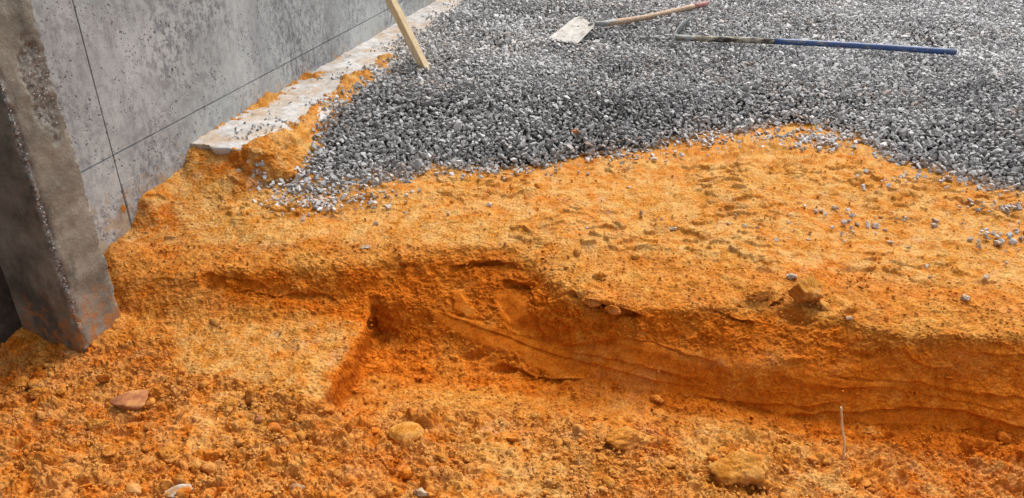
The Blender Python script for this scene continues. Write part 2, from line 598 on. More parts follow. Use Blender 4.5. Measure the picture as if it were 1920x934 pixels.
def relief(lines, world_pts, sx, extra=()):
    vs, es, zs = [], [], []
    for ln in list(lines):
        prev = None
        for k in range(len(ln)):
            p = at(*ln[k]) if not isinstance(ln[k][0], tuple) else ln[k][0]
            vs.append((p[0], p[1]))
            zs.append(p[2])
            if prev is not None:
                es.append((prev, len(vs) - 1))
            prev = len(vs) - 1
    for ln in extra:
        prev = None
        for p in ln:
            vs.append((p[0], p[1]))
            zs.append(p[2])
            if prev is not None:
                es.append((prev, len(vs) - 1))
            prev = len(vs) - 1
    for p in world_pts:
        vs.append((p[0], p[1]))
        zs.append(p[2])
    ov, oe, of, ovi, _, _ = delaunay_2d_cdt([Vector(v) for v in vs], es, [], 0, 1e-4)
    # new vertices made where lines cross take the height of the nearest inputs
    oz = []
    VA = np.array(vs)
    for v, orig in zip(ov, ovi):
        if orig:
            oz.append(float(np.mean([zs[i] for i in orig])))
        else:
            d = ((VA - np.array(v)) ** 2).sum(1)
            i = np.argsort(d)[:3]
            w = 1 / (np.sqrt(d[i]) + 1e-4)
            oz.append(float((np.array(zs)[i] * w).sum() / w.sum()))
    xs = np.arange(GX0, GX1 + 1e-6, GS)
    ys = np.arange(GY0, sx + 1e-6, GS)
    Z = np.full((len(ys), len(xs)), np.nan)
    for f in of:
        for k in range(1, len(f) - 1):
            tri = (f[0], f[k], f[k + 1])
            a, b_, c = (np.array(ov[i]) for i in tri)
            lo = np.minimum(np.minimum(a, b_), c)
            hi = np.maximum(np.maximum(a, b_), c)
            i0, i1 = np.searchsorted(xs, (lo[0] - 1e-6, hi[0] + 1e-6))
            j0, j1 = np.searchsorted(ys, (lo[1] - 1e-6, hi[1] + 1e-6))
            if i0 >= i1 or j0 >= j1:
                continue
            X, Y = np.meshgrid(xs[i0:i1], ys[j0:j1])
            det = (b_[0] - a[0]) * (c[1] - a[1]) - (c[0] - a[0]) * (b_[1] - a[1])
            if abs(det) < 1e-12:
                continue
            l1 = ((X - a[0]) * (c[1] - a[1]) - (c[0] - a[0]) * (Y - a[1])) / det
            l2 = ((b_[0] - a[0]) * (Y - a[1]) - (X - a[0]) * (b_[1] - a[1])) / det
            m = (l1 > -1e-6) & (l2 > -1e-6) & (l1 + l2 < 1 + 1e-6)
            zz = oz[tri[0]] * (1 - l1 - l2) + oz[tri[1]] * l1 + oz[tri[2]] * l2
            sub = Z[j0:j1, i0:i1]
            sub[m] = zz[m]
    Z[np.isnan(Z)] = -0.2
    return xs, ys, Z


# cut edge of the bench, straight down into the trench
bench = [at(697, 598, -.262), at(652, 672, -.275), at(606, 748, -.292)]
bench_foot = [(p[0] + .016, p[1], -.392) for p in bench]
xs, ys, Z0 = relief(LINES, WORLD_PTS, GY1, extra=[bench, bench_foot])
Z0 = blur(Z0, 1.3)


def sample(Z, x, y):
    fx = np.clip((np.asarray(x) - GX0) / GS, 0, Z.shape[1] - 1.001)
    fy = np.clip((np.asarray(y) - GY0) / GS, 0, Z.shape[0] - 1.001)
    i, j = fx.astype(int), fy.astype(int)
    a, b_ = fx - i, fy - j
    return (Z[j, i] * (1 - a) + Z[j, i + 1] * a) * (1 - b_) + (Z[j + 1, i] * (1 - a) + Z[j + 1, i + 1] * a) * b_


# soil heaped on both sides of the footing
GXX, GYY = np.meshgrid(xs, ys)
S_, O_ = wall_so(GXX, GYY)
P3 = np.stack([GXX.ravel(), GYY.ravel(), np.zeros(GXX.size)], 1)
n_a = fbm(P3, 0.22, 4, 40).reshape(GXX.shape)
n_b = fbm(P3, 0.09, 4, 50).reshape(GXX.shape)
n_c = fbm(P3, 0.035, 3, 55).reshape(GXX.shape)
along = smooth(2.64, 2.74, S_)
ctr = 0.315 - 0.05 * smooth(3.2, 4.2, S_)
near = 1 - smooth(2.80, 3.15, S_)
ctr = ctr - 0.015 * near
ridge = 0.022 + 0.010 * near + 0.017 * np.exp(-((O_ - ctr) / 0.05) ** 2) + 0.016 * n_a + 0.010 * n_b + 0.007 * n_c - 0.45 * np.clip(np.abs(O_ - ctr) - 0.045 - 0.045 * near, 0, 1) - 0.8 * np.clip(O_ - ctr - 0.08, 0, 1)
ridge = np.where(along > 0, ridge - (1 - along) * 0.15, -1)
inner = 0.031 + 0.022 * (n_a + 0.5 * n_b + 0.4 * n_c) - 0.30 * np.clip(O_ - 0.012, 0, None) + 0.012 * (1 - smooth(3.0, 3.8, S_))
inner = np.where((along > 0) & (O_ < 0.14), inner - (1 - along) * 0.1, -1)
Z0 = np.maximum(Z0, np.maximum(ridge, inner))


def hit(u, v, Z=None):
    """walk along the line of sight until it meets the soil"""
    Z = Z0 if Z is None else Z
    x, y, k = ray(u, v)
    t = np.linspace(1.2, 6.5, 2200)
    d = (CAM_H + k * t) - sample(Z, x * t, y * t)
    i = int(np.argmax(d < 0))
    if not (d < 0).any():
        i = len(t) - 1
    return x * t[i], y * t[i], float(CAM_H + k * t[i])


# ------------------------------------------------------------------ masks of what the soil surface is like at a place
CUT = [(1010, 600), (1040, 628), (1150, 632), (1290, 655), (1400, 665), (1480, 690), (1600, 680), (1700, 660), (1780, 655),
       (1920, 645), (2500, 650), (2500, 872), (1920, 822), (1780, 799), (1620, 792), (1480, 780), (1300, 742), (1220, 737), (1100, 714), (1040, 690)]
FACETS = [[(803, 580), (890, 600), (960, 625), (1030, 645), (1115, 665), (1190, 685), (1310, 715), (1400, 752), (1300, 743), (1190, 733), (1090, 713), (1040, 707), (1000, 688), (965, 664), (920, 652), (865, 632), (810, 598)],
          [(922, 545), (965, 540), (990, 570), (1005, 600), (1015, 640), (960, 622), (935, 590)],
          [(848, 548), (868, 545), (895, 590), (885, 600), (850, 580)],
          [(1040, 645), (1150, 633), (1225, 640), (1300, 672), (1360, 715), (1290, 712), (1180, 680)],
          [(1330, 732), (1400, 735), (1480, 758), (1530, 776), (1480, 778), (1400, 762)],
          [(1580, 782), (1650, 772), (1720, 766), (1800, 774), (1870, 798), (1870, 808), (1780, 802), (1620, 796)],
          [(1685, 650), (1715, 650), (1735, 690), (1700, 692)],
          [(1500, 700), (1620, 715), (1740, 715), (1760, 730), (1620, 735), (1500, 722)]]
BANKM = [(380, 520), (500, 512), (640, 520), (700, 500), (860, 475), (960, 480), (1010, 520), (1080, 570), (1340, 590), (1480, 590), (1560, 605), (1680, 640), (1920, 650),
         (2500, 660), (2500, 900), (1920, 860), (1600, 830), (1400, 790), (1200, 750), (1000, 740), (800, 720), (690, 700), (640, 745), (620, 700), (690, 610), (560, 580), (450, 560)]
BENCH = [(330, 610), (690, 600), (650, 672), (604, 745), (520, 735), (430, 700), (320, 690)]
GREDGE = [(-400, 200), (470, 310), (490, 348), (560, 375), (640, 372), (700, 357), (760, 352), (800, 332), (880, 320), (1000, 315), (1100, 300), (1200, 290), (1270, 270), (1330, 255),
          (1400, 245), (1500, 237), (1560, 243), (1610, 263), (1650, 295), (1750, 320), (1830, 350), (1920, 375), (2500, 540), (4000, 900)]
GE = np.array(GREDGE, float)
GROOVES = [  # polyline, step height (m), length scale (px)
    ([(805, 580), (870, 602), (950, 632), (1000, 652), (1050, 668), (1150, 692), (1230, 715), (1310, 728)], 0.0043, 16),
    ([(1040, 650), (1100, 643), (1160, 634), (1225, 640), (1285, 665), (1360, 682)], 0.0074, 14),
    ([(1060, 660), (1120, 668), (1200, 685), (1260, 702), (1310, 722)], 0.0056, 12),
    ([(860, 548), (885, 578), (915, 598)], -0.0050, 12),
    ([(920, 552), (948, 590), (960, 606)], -0.0050, 14),
    ([(988, 575), (1004, 606), (1022, 634)], 0.0074, 12),
    ([(940, 676), (985, 700), (1040, 711), (1100, 711)], 0.0128, 14),
    ([(1310, 742), (1400, 756), (1500, 762), (1600, 752)], 0.0050, 14),
    ([(1460, 779), (1520, 776), (1575, 772), (1650, 770), (1710, 764), (1790, 768), (1860, 786), (1920, 802), (2100, 840)], 0.0074, 16),
    ([(1540, 700), (1640, 714), (1720, 716), (1800, 735), (1920, 752)], 0.0043, 14),
    ([(1690, 648), (1710, 675), (1745, 692), (1790, 690)], 0.0056, 14),
    ([(1760, 652), (1780, 680), (1792, 694)], -0.0037, 10),
    ([(1480, 722), (1560, 730), (1660, 726), (1760, 745), (1920, 778)], 0.0031, 10),
    ([(1840, 660), (1880, 668), (1960, 665)], 0.0050, 10),
    ([(1830, 735), (1880, 742), (1960, 750)], 0.0050, 10),
    # broken lips of the turf-less edge
    ([(1070, 548), (1110, 562), (1150, 572), (1210, 590)], 0.0340, 20),
    ([(840, 500), (880, 492), (930, 486), (975, 500)], 0.0170, 14),
    ([(940, 524), (985, 532), (1005, 560)], 0.0204, 14),
    ([(1380, 562), (1430, 568), (1475, 552)], 0.0238, 14),
    ([(1340, 578), (1380, 596), (1420, 604)], 0.0204, 14),
    ([(440, 545), (520, 553), (590, 548), (640, 560)], 0.0100, 20),
    ([(380, 512), (430, 520), (480, 528)], 0.0080, 16),
]


def face_masks(x, y, z):
    u, v = proj(x, y, z)
    cut = 0.62 * poly_mask(u, v, CUT, 10)
    for fc in FACETS:
        cut = np.maximum(cut, poly_mask(u, v, fc, 5))
    bank = poly_mask(u, v, BANKM, 22)
    bn = poly_mask(u, v, BENCH, 10)
    fore = smooth(745, 800, v - 0.06 * (u - 900) * (u > 900))
    left = smooth(620, 660, v) * smooth(620, 560, u)
    fore = np.maximum(fore, left * (1 - bn))
    flat = smooth(470, 440, v - 0.10 * np.clip(u - 1000, 0, 900))
    return u, v, cut, bank, bn, fore, flat


def surf_attrs(x, y, z):
    u, v, cut, bank, bn, fore, flat = face_masks(x, y, z)
    P = np.stack([x, y, z], 1)
    nz = fbm(P, 0.35, 3, 60)
    moist = 0.30 + 0.68 * bank + 0.50 * cut - 0.10 * bn + 0.12 * nz
    moist -= 0.14 * flat
    moist += 0.20 * fore
    # damp corner by the pillar and the bank by the wall, damp mouth of the trench on the right
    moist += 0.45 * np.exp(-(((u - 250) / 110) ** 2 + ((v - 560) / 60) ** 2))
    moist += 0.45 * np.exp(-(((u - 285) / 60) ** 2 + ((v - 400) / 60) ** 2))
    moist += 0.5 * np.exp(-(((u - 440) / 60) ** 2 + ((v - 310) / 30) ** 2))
    moist += 0.40 * smooth(1450, 1900, u) * smooth(760, 860, v)
    moist += 0.5 * smooth(60, 0, u) * smooth(560, 600, v) * smooth(690, 640, v)
    moist -= 0.35 * np.exp(-(((u - 1080) / 90) ** 2 + ((v - 500) / 45) ** 2))
    moist -= 0.20 * np.exp(-(((u - 1300) / 300) ** 2 + ((v - 900) / 60) ** 2))
    pale = np.clip(0.25 + 0.9 * flat + 0.6 * bn - bank - cut + 0.3 * np.exp(-(((u - 1080) / 110) ** 2 + ((v - 500) / 60) ** 2)) + 0.35 * fore, 0, 1)
    sdb, parb = seg_dist(u, v, [(692, 604), (655, 675), (606, 745)])
    moist += 0.45 * smooth(-1, -5, sdb) * smooth(-48, -34, sdb) * (parb > 0) * (parb < 1)  # bench side: redder freshly cut soil, also deepened to stand in for its shade
    cf = smooth(.05, .45, fbm(P, 0.30, 2, 170)) * smooth(620, 700, v)
    pale = np.clip(pale + 0.3 * cf, 0, 1)
    moist -= 0.08 * cf
    rough = np.clip(1 - 0.92 * cut, 0.08, 1)
    return np.clip(moist, 0, 1), pale, rough, cut, bank, bn, fore, flat, u, v


# ------------------------------------------------------------------ soil mesh, rows spread evenly along the slope
NS, NR = 1640, 1080
sv = np.linspace(-1.18, 1.42, NS)
yy = np.arange(0.55, 4.62, 0.002)
Sg, Yg = np.meshgrid(sv[::5], yy)
Xg = Sg * 0.5 * (Yg + 1.1)
Hg = sample(Z0, Xg, Yg)
dz = np.diff(Hg, axis=0)
dist = np.sqrt(Xg ** 2 + Yg ** 2 + (CAM_H - Hg) ** 2)[1:]
w = np.sqrt(0.002 ** 2 * 0.55 + dz ** 2 * 1.6) / dist * np.where(Yg[1:] < 1.27, 0.12, 1.0) * np.where(Yg[1:] > 3.3, 0.25, 1.0) / dist ** 0.5
w = blur(w, 6)
cum = np.vstack([np.zeros((1, w.shape[1])), np.cumsum(w, 0)])
cum /= cum[-1]
tgt = np.linspace(0, 1, NR)
Yr5 = np.stack([np.interp(tgt, cum[:, i], yy) for i in range(cum.shape[1])], 1)
Yr = np.empty((NR, NS))
ci = np.arange(NS) / 5.0
c0 = np.clip(np.floor(ci).astype(int), 0, Yr5.shape[1] - 2)
Yr = Yr5[:, c0] * (1 - (ci - c0)) + Yr5[:, c0 + 1] * (ci - c0)
Xr = sv[None, :] * 0.5 * (Yr + 1.1)
Zr = sample(Z0, Xr, Yr)
eps = 0.008
nx = -(sample(Z0, Xr + eps, Yr) - sample(Z0, Xr - eps, Yr)) / (2 * eps)
ny = -(sample(Z0, Xr, Yr + eps) - sample(Z0, Xr, Yr - eps)) / (2 * eps)
nl = np.sqrt(nx ** 2 + ny ** 2 + 1)
N = np.stack([(nx / nl).ravel(), (ny / nl).ravel(), (1 / nl).ravel()], 1)
P = np.stack([Xr.ravel(), Yr.ravel(), Zr.ravel()], 1)
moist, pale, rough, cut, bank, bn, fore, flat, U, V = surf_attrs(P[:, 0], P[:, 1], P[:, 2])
keep = 1 - cut
warp = np.stack([vnoise(P / 0.03, 80), vnoise(P / 0.03, 81), vnoise(P / 0.03, 82)], 1) * 0.006
PW = P + warp
disp = 0.012 * fbm(P, 0.22, 3, 20) * (0.45 + 0.55 * keep)
disp += (0.0050 * fbm(P, 0.045, 4, 24) * (0.6 + 0.6 * fore)) * (0.12 + 0.88 * keep)
lump = 0.35 + 0.65 * fore + 0.25 * bank - 0.30 * flat - 0.15 * bn
_s, _o = wall_so(P[:, 0], P[:, 1])
atfoot = ((_s > 2.68) & (_o < 0.42)) * 1.0
lump += 0.55 * atfoot
compact = smooth(.05, .45, fbm(P, 0.30, 2, 170)) * smooth(620, 700, V + 0 * U)
lump *= 1 - 0.75 * compact
lump *= 1 - 0.6 * np.exp(-(seg_dist(U, V, [(690, 604), (655, 675), (606, 745)])[0] / 14) ** 2)
lump = np.clip(lump, 0.05, 1.1) * keep
patch = smooth(-0.25, 0.35, vnoise(P / 0.16, 90))
AN = np.array([.75, 1, 1])
d_big = facets((PW + 2.5 * warp) * AN, 0.080, 1, .30, 0.6) * 0.24
d_mid = facets((PW + warp) * AN, 0.034, 2, .22, 0.7) * 0.40 + 0.35 * bumps(PW * AN, 0.05, 8, .25, .7, .5)
d_sml = facets((PW + warp) * AN, 0.015, 3, .2, 0.85) * 0.62
d_tin = facets(PW, 0.0085, 4, .25, 0.8) * 0.5
disp += (1 + 0.35 * fore) * lump * (d_big * (0.15 + 0.85 * fore) * patch + d_mid * (0.25 + 0.75 * patch) + d_sml * 0.9) + keep * d_tin * 0.8 * (1 - 0.5 * compact)
disp += keep * flat * 0.5 * facets((PW + warp) * np.array([.6, 1, 1]), 0.030, 6, .12, 0.35) * smooth(-.1, .3, vnoise(P / 0.22, 91))
disp += 0.010 * np.maximum(0, fbm(P * np.array([1, 1.0, 1.6]), 0.10, 4, 95)) * bank * keep
rid = 1 - np.abs(fbm(PW, 0.05, 4, 101)) * 1.6
rid2 = 1 - np.abs(fbm(PW, 0.018, 3, 105)) * 1.6
disp += keep * (0.0085 * rid * (0.35 + 0.65 * fore + 0.2 * bank) + 0.0040 * rid2 * (0.55 + 0.45 * fore))
disp -= keep * 0.006
disp -= 0.012 * lump
# tool marks on the cut: faint parallel scratches and the ledges left by the blade
scr = vnoise(np.stack([P[:, 0] * 3, P[:, 1] * 8, (P[:, 2] + 0.11 * P[:, 0]) * 90], 1), 97)
disp += cut * 0.0012 * scr
D3 = N * disp[:, None]
for pts, amp, ln in GROOVES:
    sdv, par = seg_dist(U, V, pts)
    taper = smooth(0, 0.12, par) * smooth(1, 0.88, par)
    jag = 1 + 0.35 * vnoise(P / 0.05, 98)
    s2 = sdv + 4.0 * vnoise(P / 0.035, 99) * (1 - 0.6 * cut)
    prof = np.where(s2 < 0, np.exp(s2 / ln), -0.85 * np.exp(-np.maximum(s2, 0) / (ln * 0.8)))
    prof = prof * smooth(0, 1.6, np.abs(s2)) * (np.abs(sdv) < 6 * ln)
    D3 += (np.array([0, -0.75, 0.35]) * (amp * prof * taper * jag)[:, None])
PITS = [(395, 862, 18, 7, .030), (466, 752, 5, 16, .030), (700, 606, 7, 10, .045), (704, 628, 6, 12, .02), (302, 724, 22, 6, .018), (645, 814, 14, 5, .022), (1030, 909, 14, 5, .030),
        (214, 862, 20, 5, .025), (764, 846, 36, 8, .042), (250, 782, 30, 4, .018), (330, 862, 14, 6, .018), (590, 842, 14, 5, .02), (788, 912, 9, 9, .028), (740, 925, 16, 5, .025),
        (1300, 880, 22, 6, .022), (1340, 900, 14, 5, .026), (1655, 905, 10, 8, .022), (1668, 815, 18, 5, .02), (60, 745, 18, 6, .022), (40, 830, 20, 5, .016), (150, 905, 16, 6, .018),
        (430, 805, 20, 5, .018), (560, 805, 12, 5, .02), (880, 885, 24, 4, .016), (960, 800, 20, 5, .016), (1235, 832, 14, 6, .02), (1500, 600, 26, 10, .030), (1478, 585, 14, 8, .022),
        (1090, 552, 26, 6, .026), (1135, 570, 30, 7, .028), (1180, 590, 18, 5, .018), (1410, 566, 36, 5, .020), (1348, 580, 26, 5, .016), (1592, 580, 12, 6, .022), (935, 690, 30, 7, .022),
        (890, 664, 20, 6, .018), (760, 660, 24, 6, .014), (735, 625, 20, 8, .014), (905, 492, 30, 5, .016), (975, 536, 24, 5, .018), (540, 553, 40, 9, .010), (430, 520, 34, 8, .009), (1740, 500, 10, 5, .015),
        (1850, 527, 22, 4, .014), (1600, 505, 26, 4, .012), (1140, 395, 34, 4, .010), (1330, 480, 24, 4, .010), (1440, 508, 22, 4, .012)]
pn = 1 + 0.5 * vnoise(P / 0.02, 107)
dpit = np.zeros(len(P))
for a_, b_, ra, rb, dd_ in PITS:
    m_ = (np.abs(U - a_) < 3 * ra) & (np.abs(V - b_) < 3 * rb)
    uu_, vv_ = (U[m_] - a_) / ra, (V[m_] - b_) / rb
    q_ = (uu_ * uu_ + vv_ * vv_) * pn[m_]
    dpit[m_] += dd_ * np.exp(-q_ ** 1.6)
D3 -= N * dpit[:, None]
# shallow blade bite either side of the smooth band
P2 = P + D3
ii = np.arange(NR * NS).reshape(NR, NS)
F = np.stack([ii[:-1, :-1].ravel(), ii[:-1, 1:].ravel(), ii[1:, 1:].ravel(), ii[1:, :-1].ravel()], 1)
_, off_c = wall_so(P[:, 0], P[:, 1])
okv = off_c > -0.10
F = F[okv[F].all(1)]
used = np.zeros(len(P2), bool)
used[F.ravel()] = True
remap = np.cumsum(used) - 1
soil = mesh_np('soil_ground', P2[used], remap[F], M_SOIL, attrs={'moist': moist[used], 'pale': pale[used], 'rough': rough[used]}, smooth_shade=True)  # moist also carries the deepening that stands in for shade on the bench side
tag(soil, 'excavated orange soil with a smooth cut trench across it', kind='structure')

# displaced height raster for seating things: coarse average of the bumps
LIFT = 0.004

# ------------------------------------------------------------------ outlying ground, far beyond the frame
gx = np.concatenate([np.linspace(-60, -4, 8), np.linspace(-3.2, 7.8, 23), np.linspace(10, 60, 8)])
gy = np.concatenate([np.linspace(-60, -3, 7), np.linspace(-2, 10, 25), np.linspace(13, 60, 8)])
X, Y = np.meshgrid(gx, gy)
inside = (X > -3.0) & (X < 6.2) & (Y > 0.4) & (Y < 8.2)
Zo = np.where(inside, -0.75, -0.12) + 0.02 * np.sin(X * 0.7) * np.cos(Y * 0.9)
Zo = np.where((Y < 0.9) & ~inside, -0.27, Zo)
ii = np.arange(X.size).reshape(X.shape)
F = np.stack([ii[:-1, :-1].ravel(), ii[:-1, 1:].ravel(), ii[1:, 1:].ravel(), ii[1:, :-1].ravel()], 1)
og = mesh_np('ground', np.stack([X.ravel(), Y.ravel(), Zo.ravel()], 1), F, M_GBED, attrs={})
tag(og, kind='structure')

# ------------------------------------------------------------------ gravel bed relief
GL = [
    [(470, 312, -.075), (490, 350, -.10), (560, 375, -.11), (640, 374, -.11), (700, 359, -.11), (760, 354, -.105), (800, 334, -.105), (880, 322, -.105), (1000, 317, -.105), (1100, 302, -.105),
     (1200, 292, -.105), (1270, 272, -.10), (1330, 257, -.095), (1400, 247, -.095), (1500, 239, -.095), (1560, 245, -.095), (1610, 265, -.095), (1650, 297, -.10), (1750, 322, -.105), (1920, 377, -.105), (2500, 540, -.11)],
    [(520, 295, -.055), (600, 300, -.06), (700, 290, -.065), (850, 285, -.065), (1000, 278, -.065), (1200, 255, -.065), (1400, 225, -.065), (1560, 222, -.065), (1680, 262, -.065), (1920, 335, -.065), (2400, 440, -.07)],
    [(560, 222, .02), (640, 195, .03), (780, 178, .035), (900, 185, .035), (1050, 190, .03), (1200, 172, .02), (1400, 155, .015), (1600, 165, .01), (1760, 205, -.02), (1920, 260, -.02), (2300, 320, -.02)],
    [(660, 145, .02), (800, 140, .0), (950, 135, -.015), (1100, 140, .0), (1300, 118, .01), (1550, 125, .01), (1750, 140, .005), (1920, 160, 0), (2300, 200, 0)],
    [(700, 118, .02), (760, 92, .03), (870, 50, .01), (960, 95, -.005), (1150, 80, .0), (1400, 70, -.01), (1700, 80, -.01), (1920, 90, 0)],
]
GW = [(-3, 4.0, 0), (-3, 8.5, .03), (-1.6, 2.9, -.1), (0, 8.5, 0), (2, 8.5, .02), (8, 8.5, 0), (8, 3.0, -.05), (8, 2.0, -.11), (3, 5.6, .015), (1, 5.8, -.01), (-.3, 6.1, .05), (-.55, 5.2, .045), (0, 7, 0),
      (-1.0, 2.9, -.14), (0, 2.6, -.16), (1.2, 2.8, -.16), (2.5, 2.5, -.16), (2, 7, .0), (4.5, 6.5, 0)]
_sv = (GX0, GX1, GS)
GX0, GX1, GS = -3.0, 6.4, 0.02
_gy0 = GY0
GY0 = 2.2
gxs, gys, ZG = relief(GL, GW, 8.4)
ZG = blur(ZG, 2.5)
Q = np.stack([*(a.ravel() for a in np.meshgrid(gxs, gys)), np.zeros(ZG.size)], 1)
ZG += (0.034 * fbm(Q, 0.70, 3, 110) + 0.010 * fbm(Q, 0.16, 2, 115)).reshape(ZG.shape) * smooth(-0.11, -0.05, ZG)
gpar = (GX0, GX1, GY0, GS)
GX0, GX1, GS = _sv
GY0 = _gy0


def gsample(x, y):
    fx = np.clip((np.asarray(x) - gpar[0]) / gpar[3], 0, ZG.shape[1] - 1.001)
    fy = np.clip((np.asarray(y) - gpar[2]) / gpar[3], 0, ZG.shape[0] - 1.001)
    i, j = fx.astype(int), fy.astype(int)
    a, b_ = fx - i, fy - j
    return (ZG[j, i] * (1 - a) + ZG[j, i + 1] * a) * (1 - b_) + (ZG[j + 1, i] * (1 - a) + ZG[j + 1, i + 1] * a) * b_


def gravel_depth(x, y):
    """> 0 inside the gravel: photo pixels behind its front edge, and away from the footing"""
    z = gsample(x, y)
    u, v = proj(x, y, z)
    P = np.stack([x, y, 0 * x], 1)
    e = np.interp(u, GE[:, 0], GE[:, 1]) + 11 * fbm(P, 0.16, 4, 120, .65) - v
    s, o = wall_so(x, y)
    lim = 0.335 - 0.085 * smooth(3.0, 3.9, s) + 0.035 * fbm(P, 0.2, 3, 125)
    f = (o - lim) / 0.02 * 10
    corner = (0.30 * (x + 1.07) + 1.0 * (y - 3.02) + 0) / 0.01      # nothing left of the footing end
    left = (u - 478) * 1.0
    return np.minimum(np.minimum(e, f), left)


X, Y = np.meshgrid(gxs[::2], gys[::2])
dep = gravel_depth(X.ravel(), Y.ravel()).reshape(X.shape)
Zb = sample(ZG, 0, 0) * 0 + ZG[::2, ::2] - 0.012
Zb = Zb - 0.008 - 0.16 * smooth(22, 0, dep)
ii = np.arange(X.size).reshape(X.shape)
F = np.stack([ii[:-1, :-1].ravel(), ii[:-1, 1:].ravel(), ii[1:, 1:].ravel(), ii[1:, :-1].ravel()], 1)
F = F[(dep.ravel() > -25)[F].any(1)]
bed = mesh_np('gravel_ground', np.stack([X.ravel(), Y.ravel(), Zb.ravel()], 1), F, M_GBED, smooth_shade=True)
tag(bed, kind='structure')


# ------------------------------------------------------------------ crushed stones
def hull_protos(n, npts, seed, flat=(1, .78, .55)):
    g = np.random.default_rng(seed)
    out = []
    for _ in range(n):
        p = g.normal(size=(npts, 3))
        p /= np.linalg.norm(p, axis=1, keepdims=True)
        p *= g.uniform(0.8, 1.0, (npts, 1))
        p *= np.array(flat) * g.uniform(0.8, 1.2, 3)
        bm = bmesh.new()
        vs = [bm.verts.new(q) for q in p]
        bmesh.ops.convex_hull(bm, input=vs)
        for v in [v for v in bm.verts if not v.link_faces]:
            bm.verts.remove(v)
        bmesh.ops.triangulate(bm, faces=bm.faces[:])
        bm.verts.index_update()
        V = np.array([v.co[:] for v in bm.verts])
        F = np.array([[v.index for v in f.verts] for f in bm.faces])
        bm.free()
        out.append((V, F))
    return out


def rand_rot(n, g, tilt=None):
    q = g.normal(size=(n, 4))
    if tilt is not None:
        ang = g.uniform(0, 2 * math.pi, n)
        ax = g.normal(size=(n, 3)) * tilt
        q = np.stack([np.cos(ang / 2), ax[:, 0], ax[:, 1], np.sin(ang / 2)], 1)
    q /= np.linalg.norm(q, axis=1, keepdims=True)
    w, x, y, z = q.T
    return np.stack([np.stack([1 - 2 * (y * y + z * z), 2 * (x * y - z * w), 2 * (x * z + y * w)], 1),
                     np.stack([2 * (x * y + z * w), 1 - 2 * (x * x + z * z), 2 * (y * z - x * w)], 1),
                     np.stack([2 * (x * z - y * w), 2 * (y * z + x * w), 1 - 2 * (x * x + y * y)], 1)], 1)


def scatter_mesh(name, protos, pos, size, rot, mat, extra, smooth_shade=False):
    n = len(pos)
    pick = rng.integers(0, len(protos), n)
    Vs, Fs, at_ = [], [], {k: [] for k in extra}
    base = 0
    for k, (V, F) in enumerate(protos):
        idx = np.nonzero(pick == k)[0]
        if not len(idx):
            continue
        W = np.einsum('nij,vj->nvi', rot[idx], V) * size[idx][:, None, None] + pos[idx][:, None, :]
        Vs.append(W.reshape(-1, 3))
        Fs.append((F[None] + (base + np.arange(len(idx)) * len(V))[:, None, None]).reshape(-1, F.shape[1]))
        base += len(idx) * len(V)
        for a in extra:
            at_[a].append(np.repeat(extra[a][idx], len(V)))
    return mesh_np(name, np.concatenate(Vs), np.concatenate(Fs), mat, attrs={a: np.concatenate(v) for a, v in at_.items()}, smooth_shade=smooth_shade)


ST = hull_protos(36, 11, 3)
pos, siz, tone, stain = [], [], [], []
for y0, y1, sp, rmean in ((2.3, 3.6, 0.0145, 0.0118), (3.6, 4.9, 0.0150, 0.0116), (4.9, 8.0, 0.0172, 0.0124)):
    for layer in (0, 1):
        s_ = sp * (1.15 if layer == 0 else 1.62)
        gxv = np.arange(-1.6, 0.72 * y1 + 1.0, s_)
        gyv = np.arange(y0, y1, s_)
        X, Y = np.meshgrid(gxv, gyv)
        X = X.ravel() + rng.uniform(-.55, .55, X.size) * s_
        Y = Y.ravel() + rng.uniform(-.55, .55, Y.size) * s_
        dep = gravel_depth(X, Y)
        m = (dep > rng.exponential(5, len(X)) - 3) & (X < 0.74 * Y + 0.55)
        if layer:
            m &= dep > 6
        X, Y, dp = X[m], Y[m], dep[m]
        r = rmean * np.exp(rng.normal(0, 0.30, len(X)))
        r = np.clip(r, 0.005, 0.027)
        Z = gsample(X, Y) + (r * 0.1 - .006 if layer == 0 else 0.012 + r * 0.55) + rng.uniform(-.005, .005, len(X))
        P = np.stack([X, Y, Z], 1)
        s, o = wall_so(X, Y)
        tn = rng.beta(1.6, 1.7, len(X)) + 0.22 * fbm(P, 0.6, 3, 130) + 0.20 * smooth(3.9, 5.0, Y) + 0.25 * smooth(26, 2, dp) - 0.13 * smooth(4.2, 3.7, Y)
        st = np.clip(rng.uniform(-1.0, 0.35, len(X)), 0, 1) * smooth(0.2, 0.8, fbm(P, 0.4, 3, 135) + 0.3) + smooth(26, 0, dp) * rng.uniform(0, .75, len(X)) * (rng.random(len(X)) < .5)
        pos.append(P)
        siz.append(r)
        tone.append(np.clip(tn, 0, 1))
        stain.append(np.clip(st, 0, 1))
# spill of stones in front of the gravel edge
def spill(n, cu, cv, su, sv_, seed):
    g = np.random.default_rng(seed)
    uu, vv = g.normal(cu, su, n), g.normal(cv, sv_, n)
    o = [hit(a, b) for a, b in zip(uu, vv)]
    return np.array(o)
SP = np.concatenate([spill(130, 590, 384, 42, 10, 1), spill(60, 690, 372, 40, 12, 2), spill(40, 520, 372, 16, 14, 12), spill(50, 480, 335, 12, 14, 3), spill(70, 900, 322, 90, 6, 4), spill(60, 1180, 296, 60, 7, 5),
                     spill(330, 1400, 262, 100, 11, 6), spill(220, 1560, 260, 45, 12, 7), spill(60, 1780, 338, 70, 9, 8), spill(40, 1880, 392, 40, 8, 9),
                     spill(30, 1880, 445, 40, 18, 10), spill(25, 1600, 420, 60, 18, 11)])
r = np.clip(0.0105 * np.exp(rng.normal(0, .38, len(SP))), .004, .017)
SP[:, 2] += r * 0.3 + 0.002
pos.append(SP)
siz.append(r)
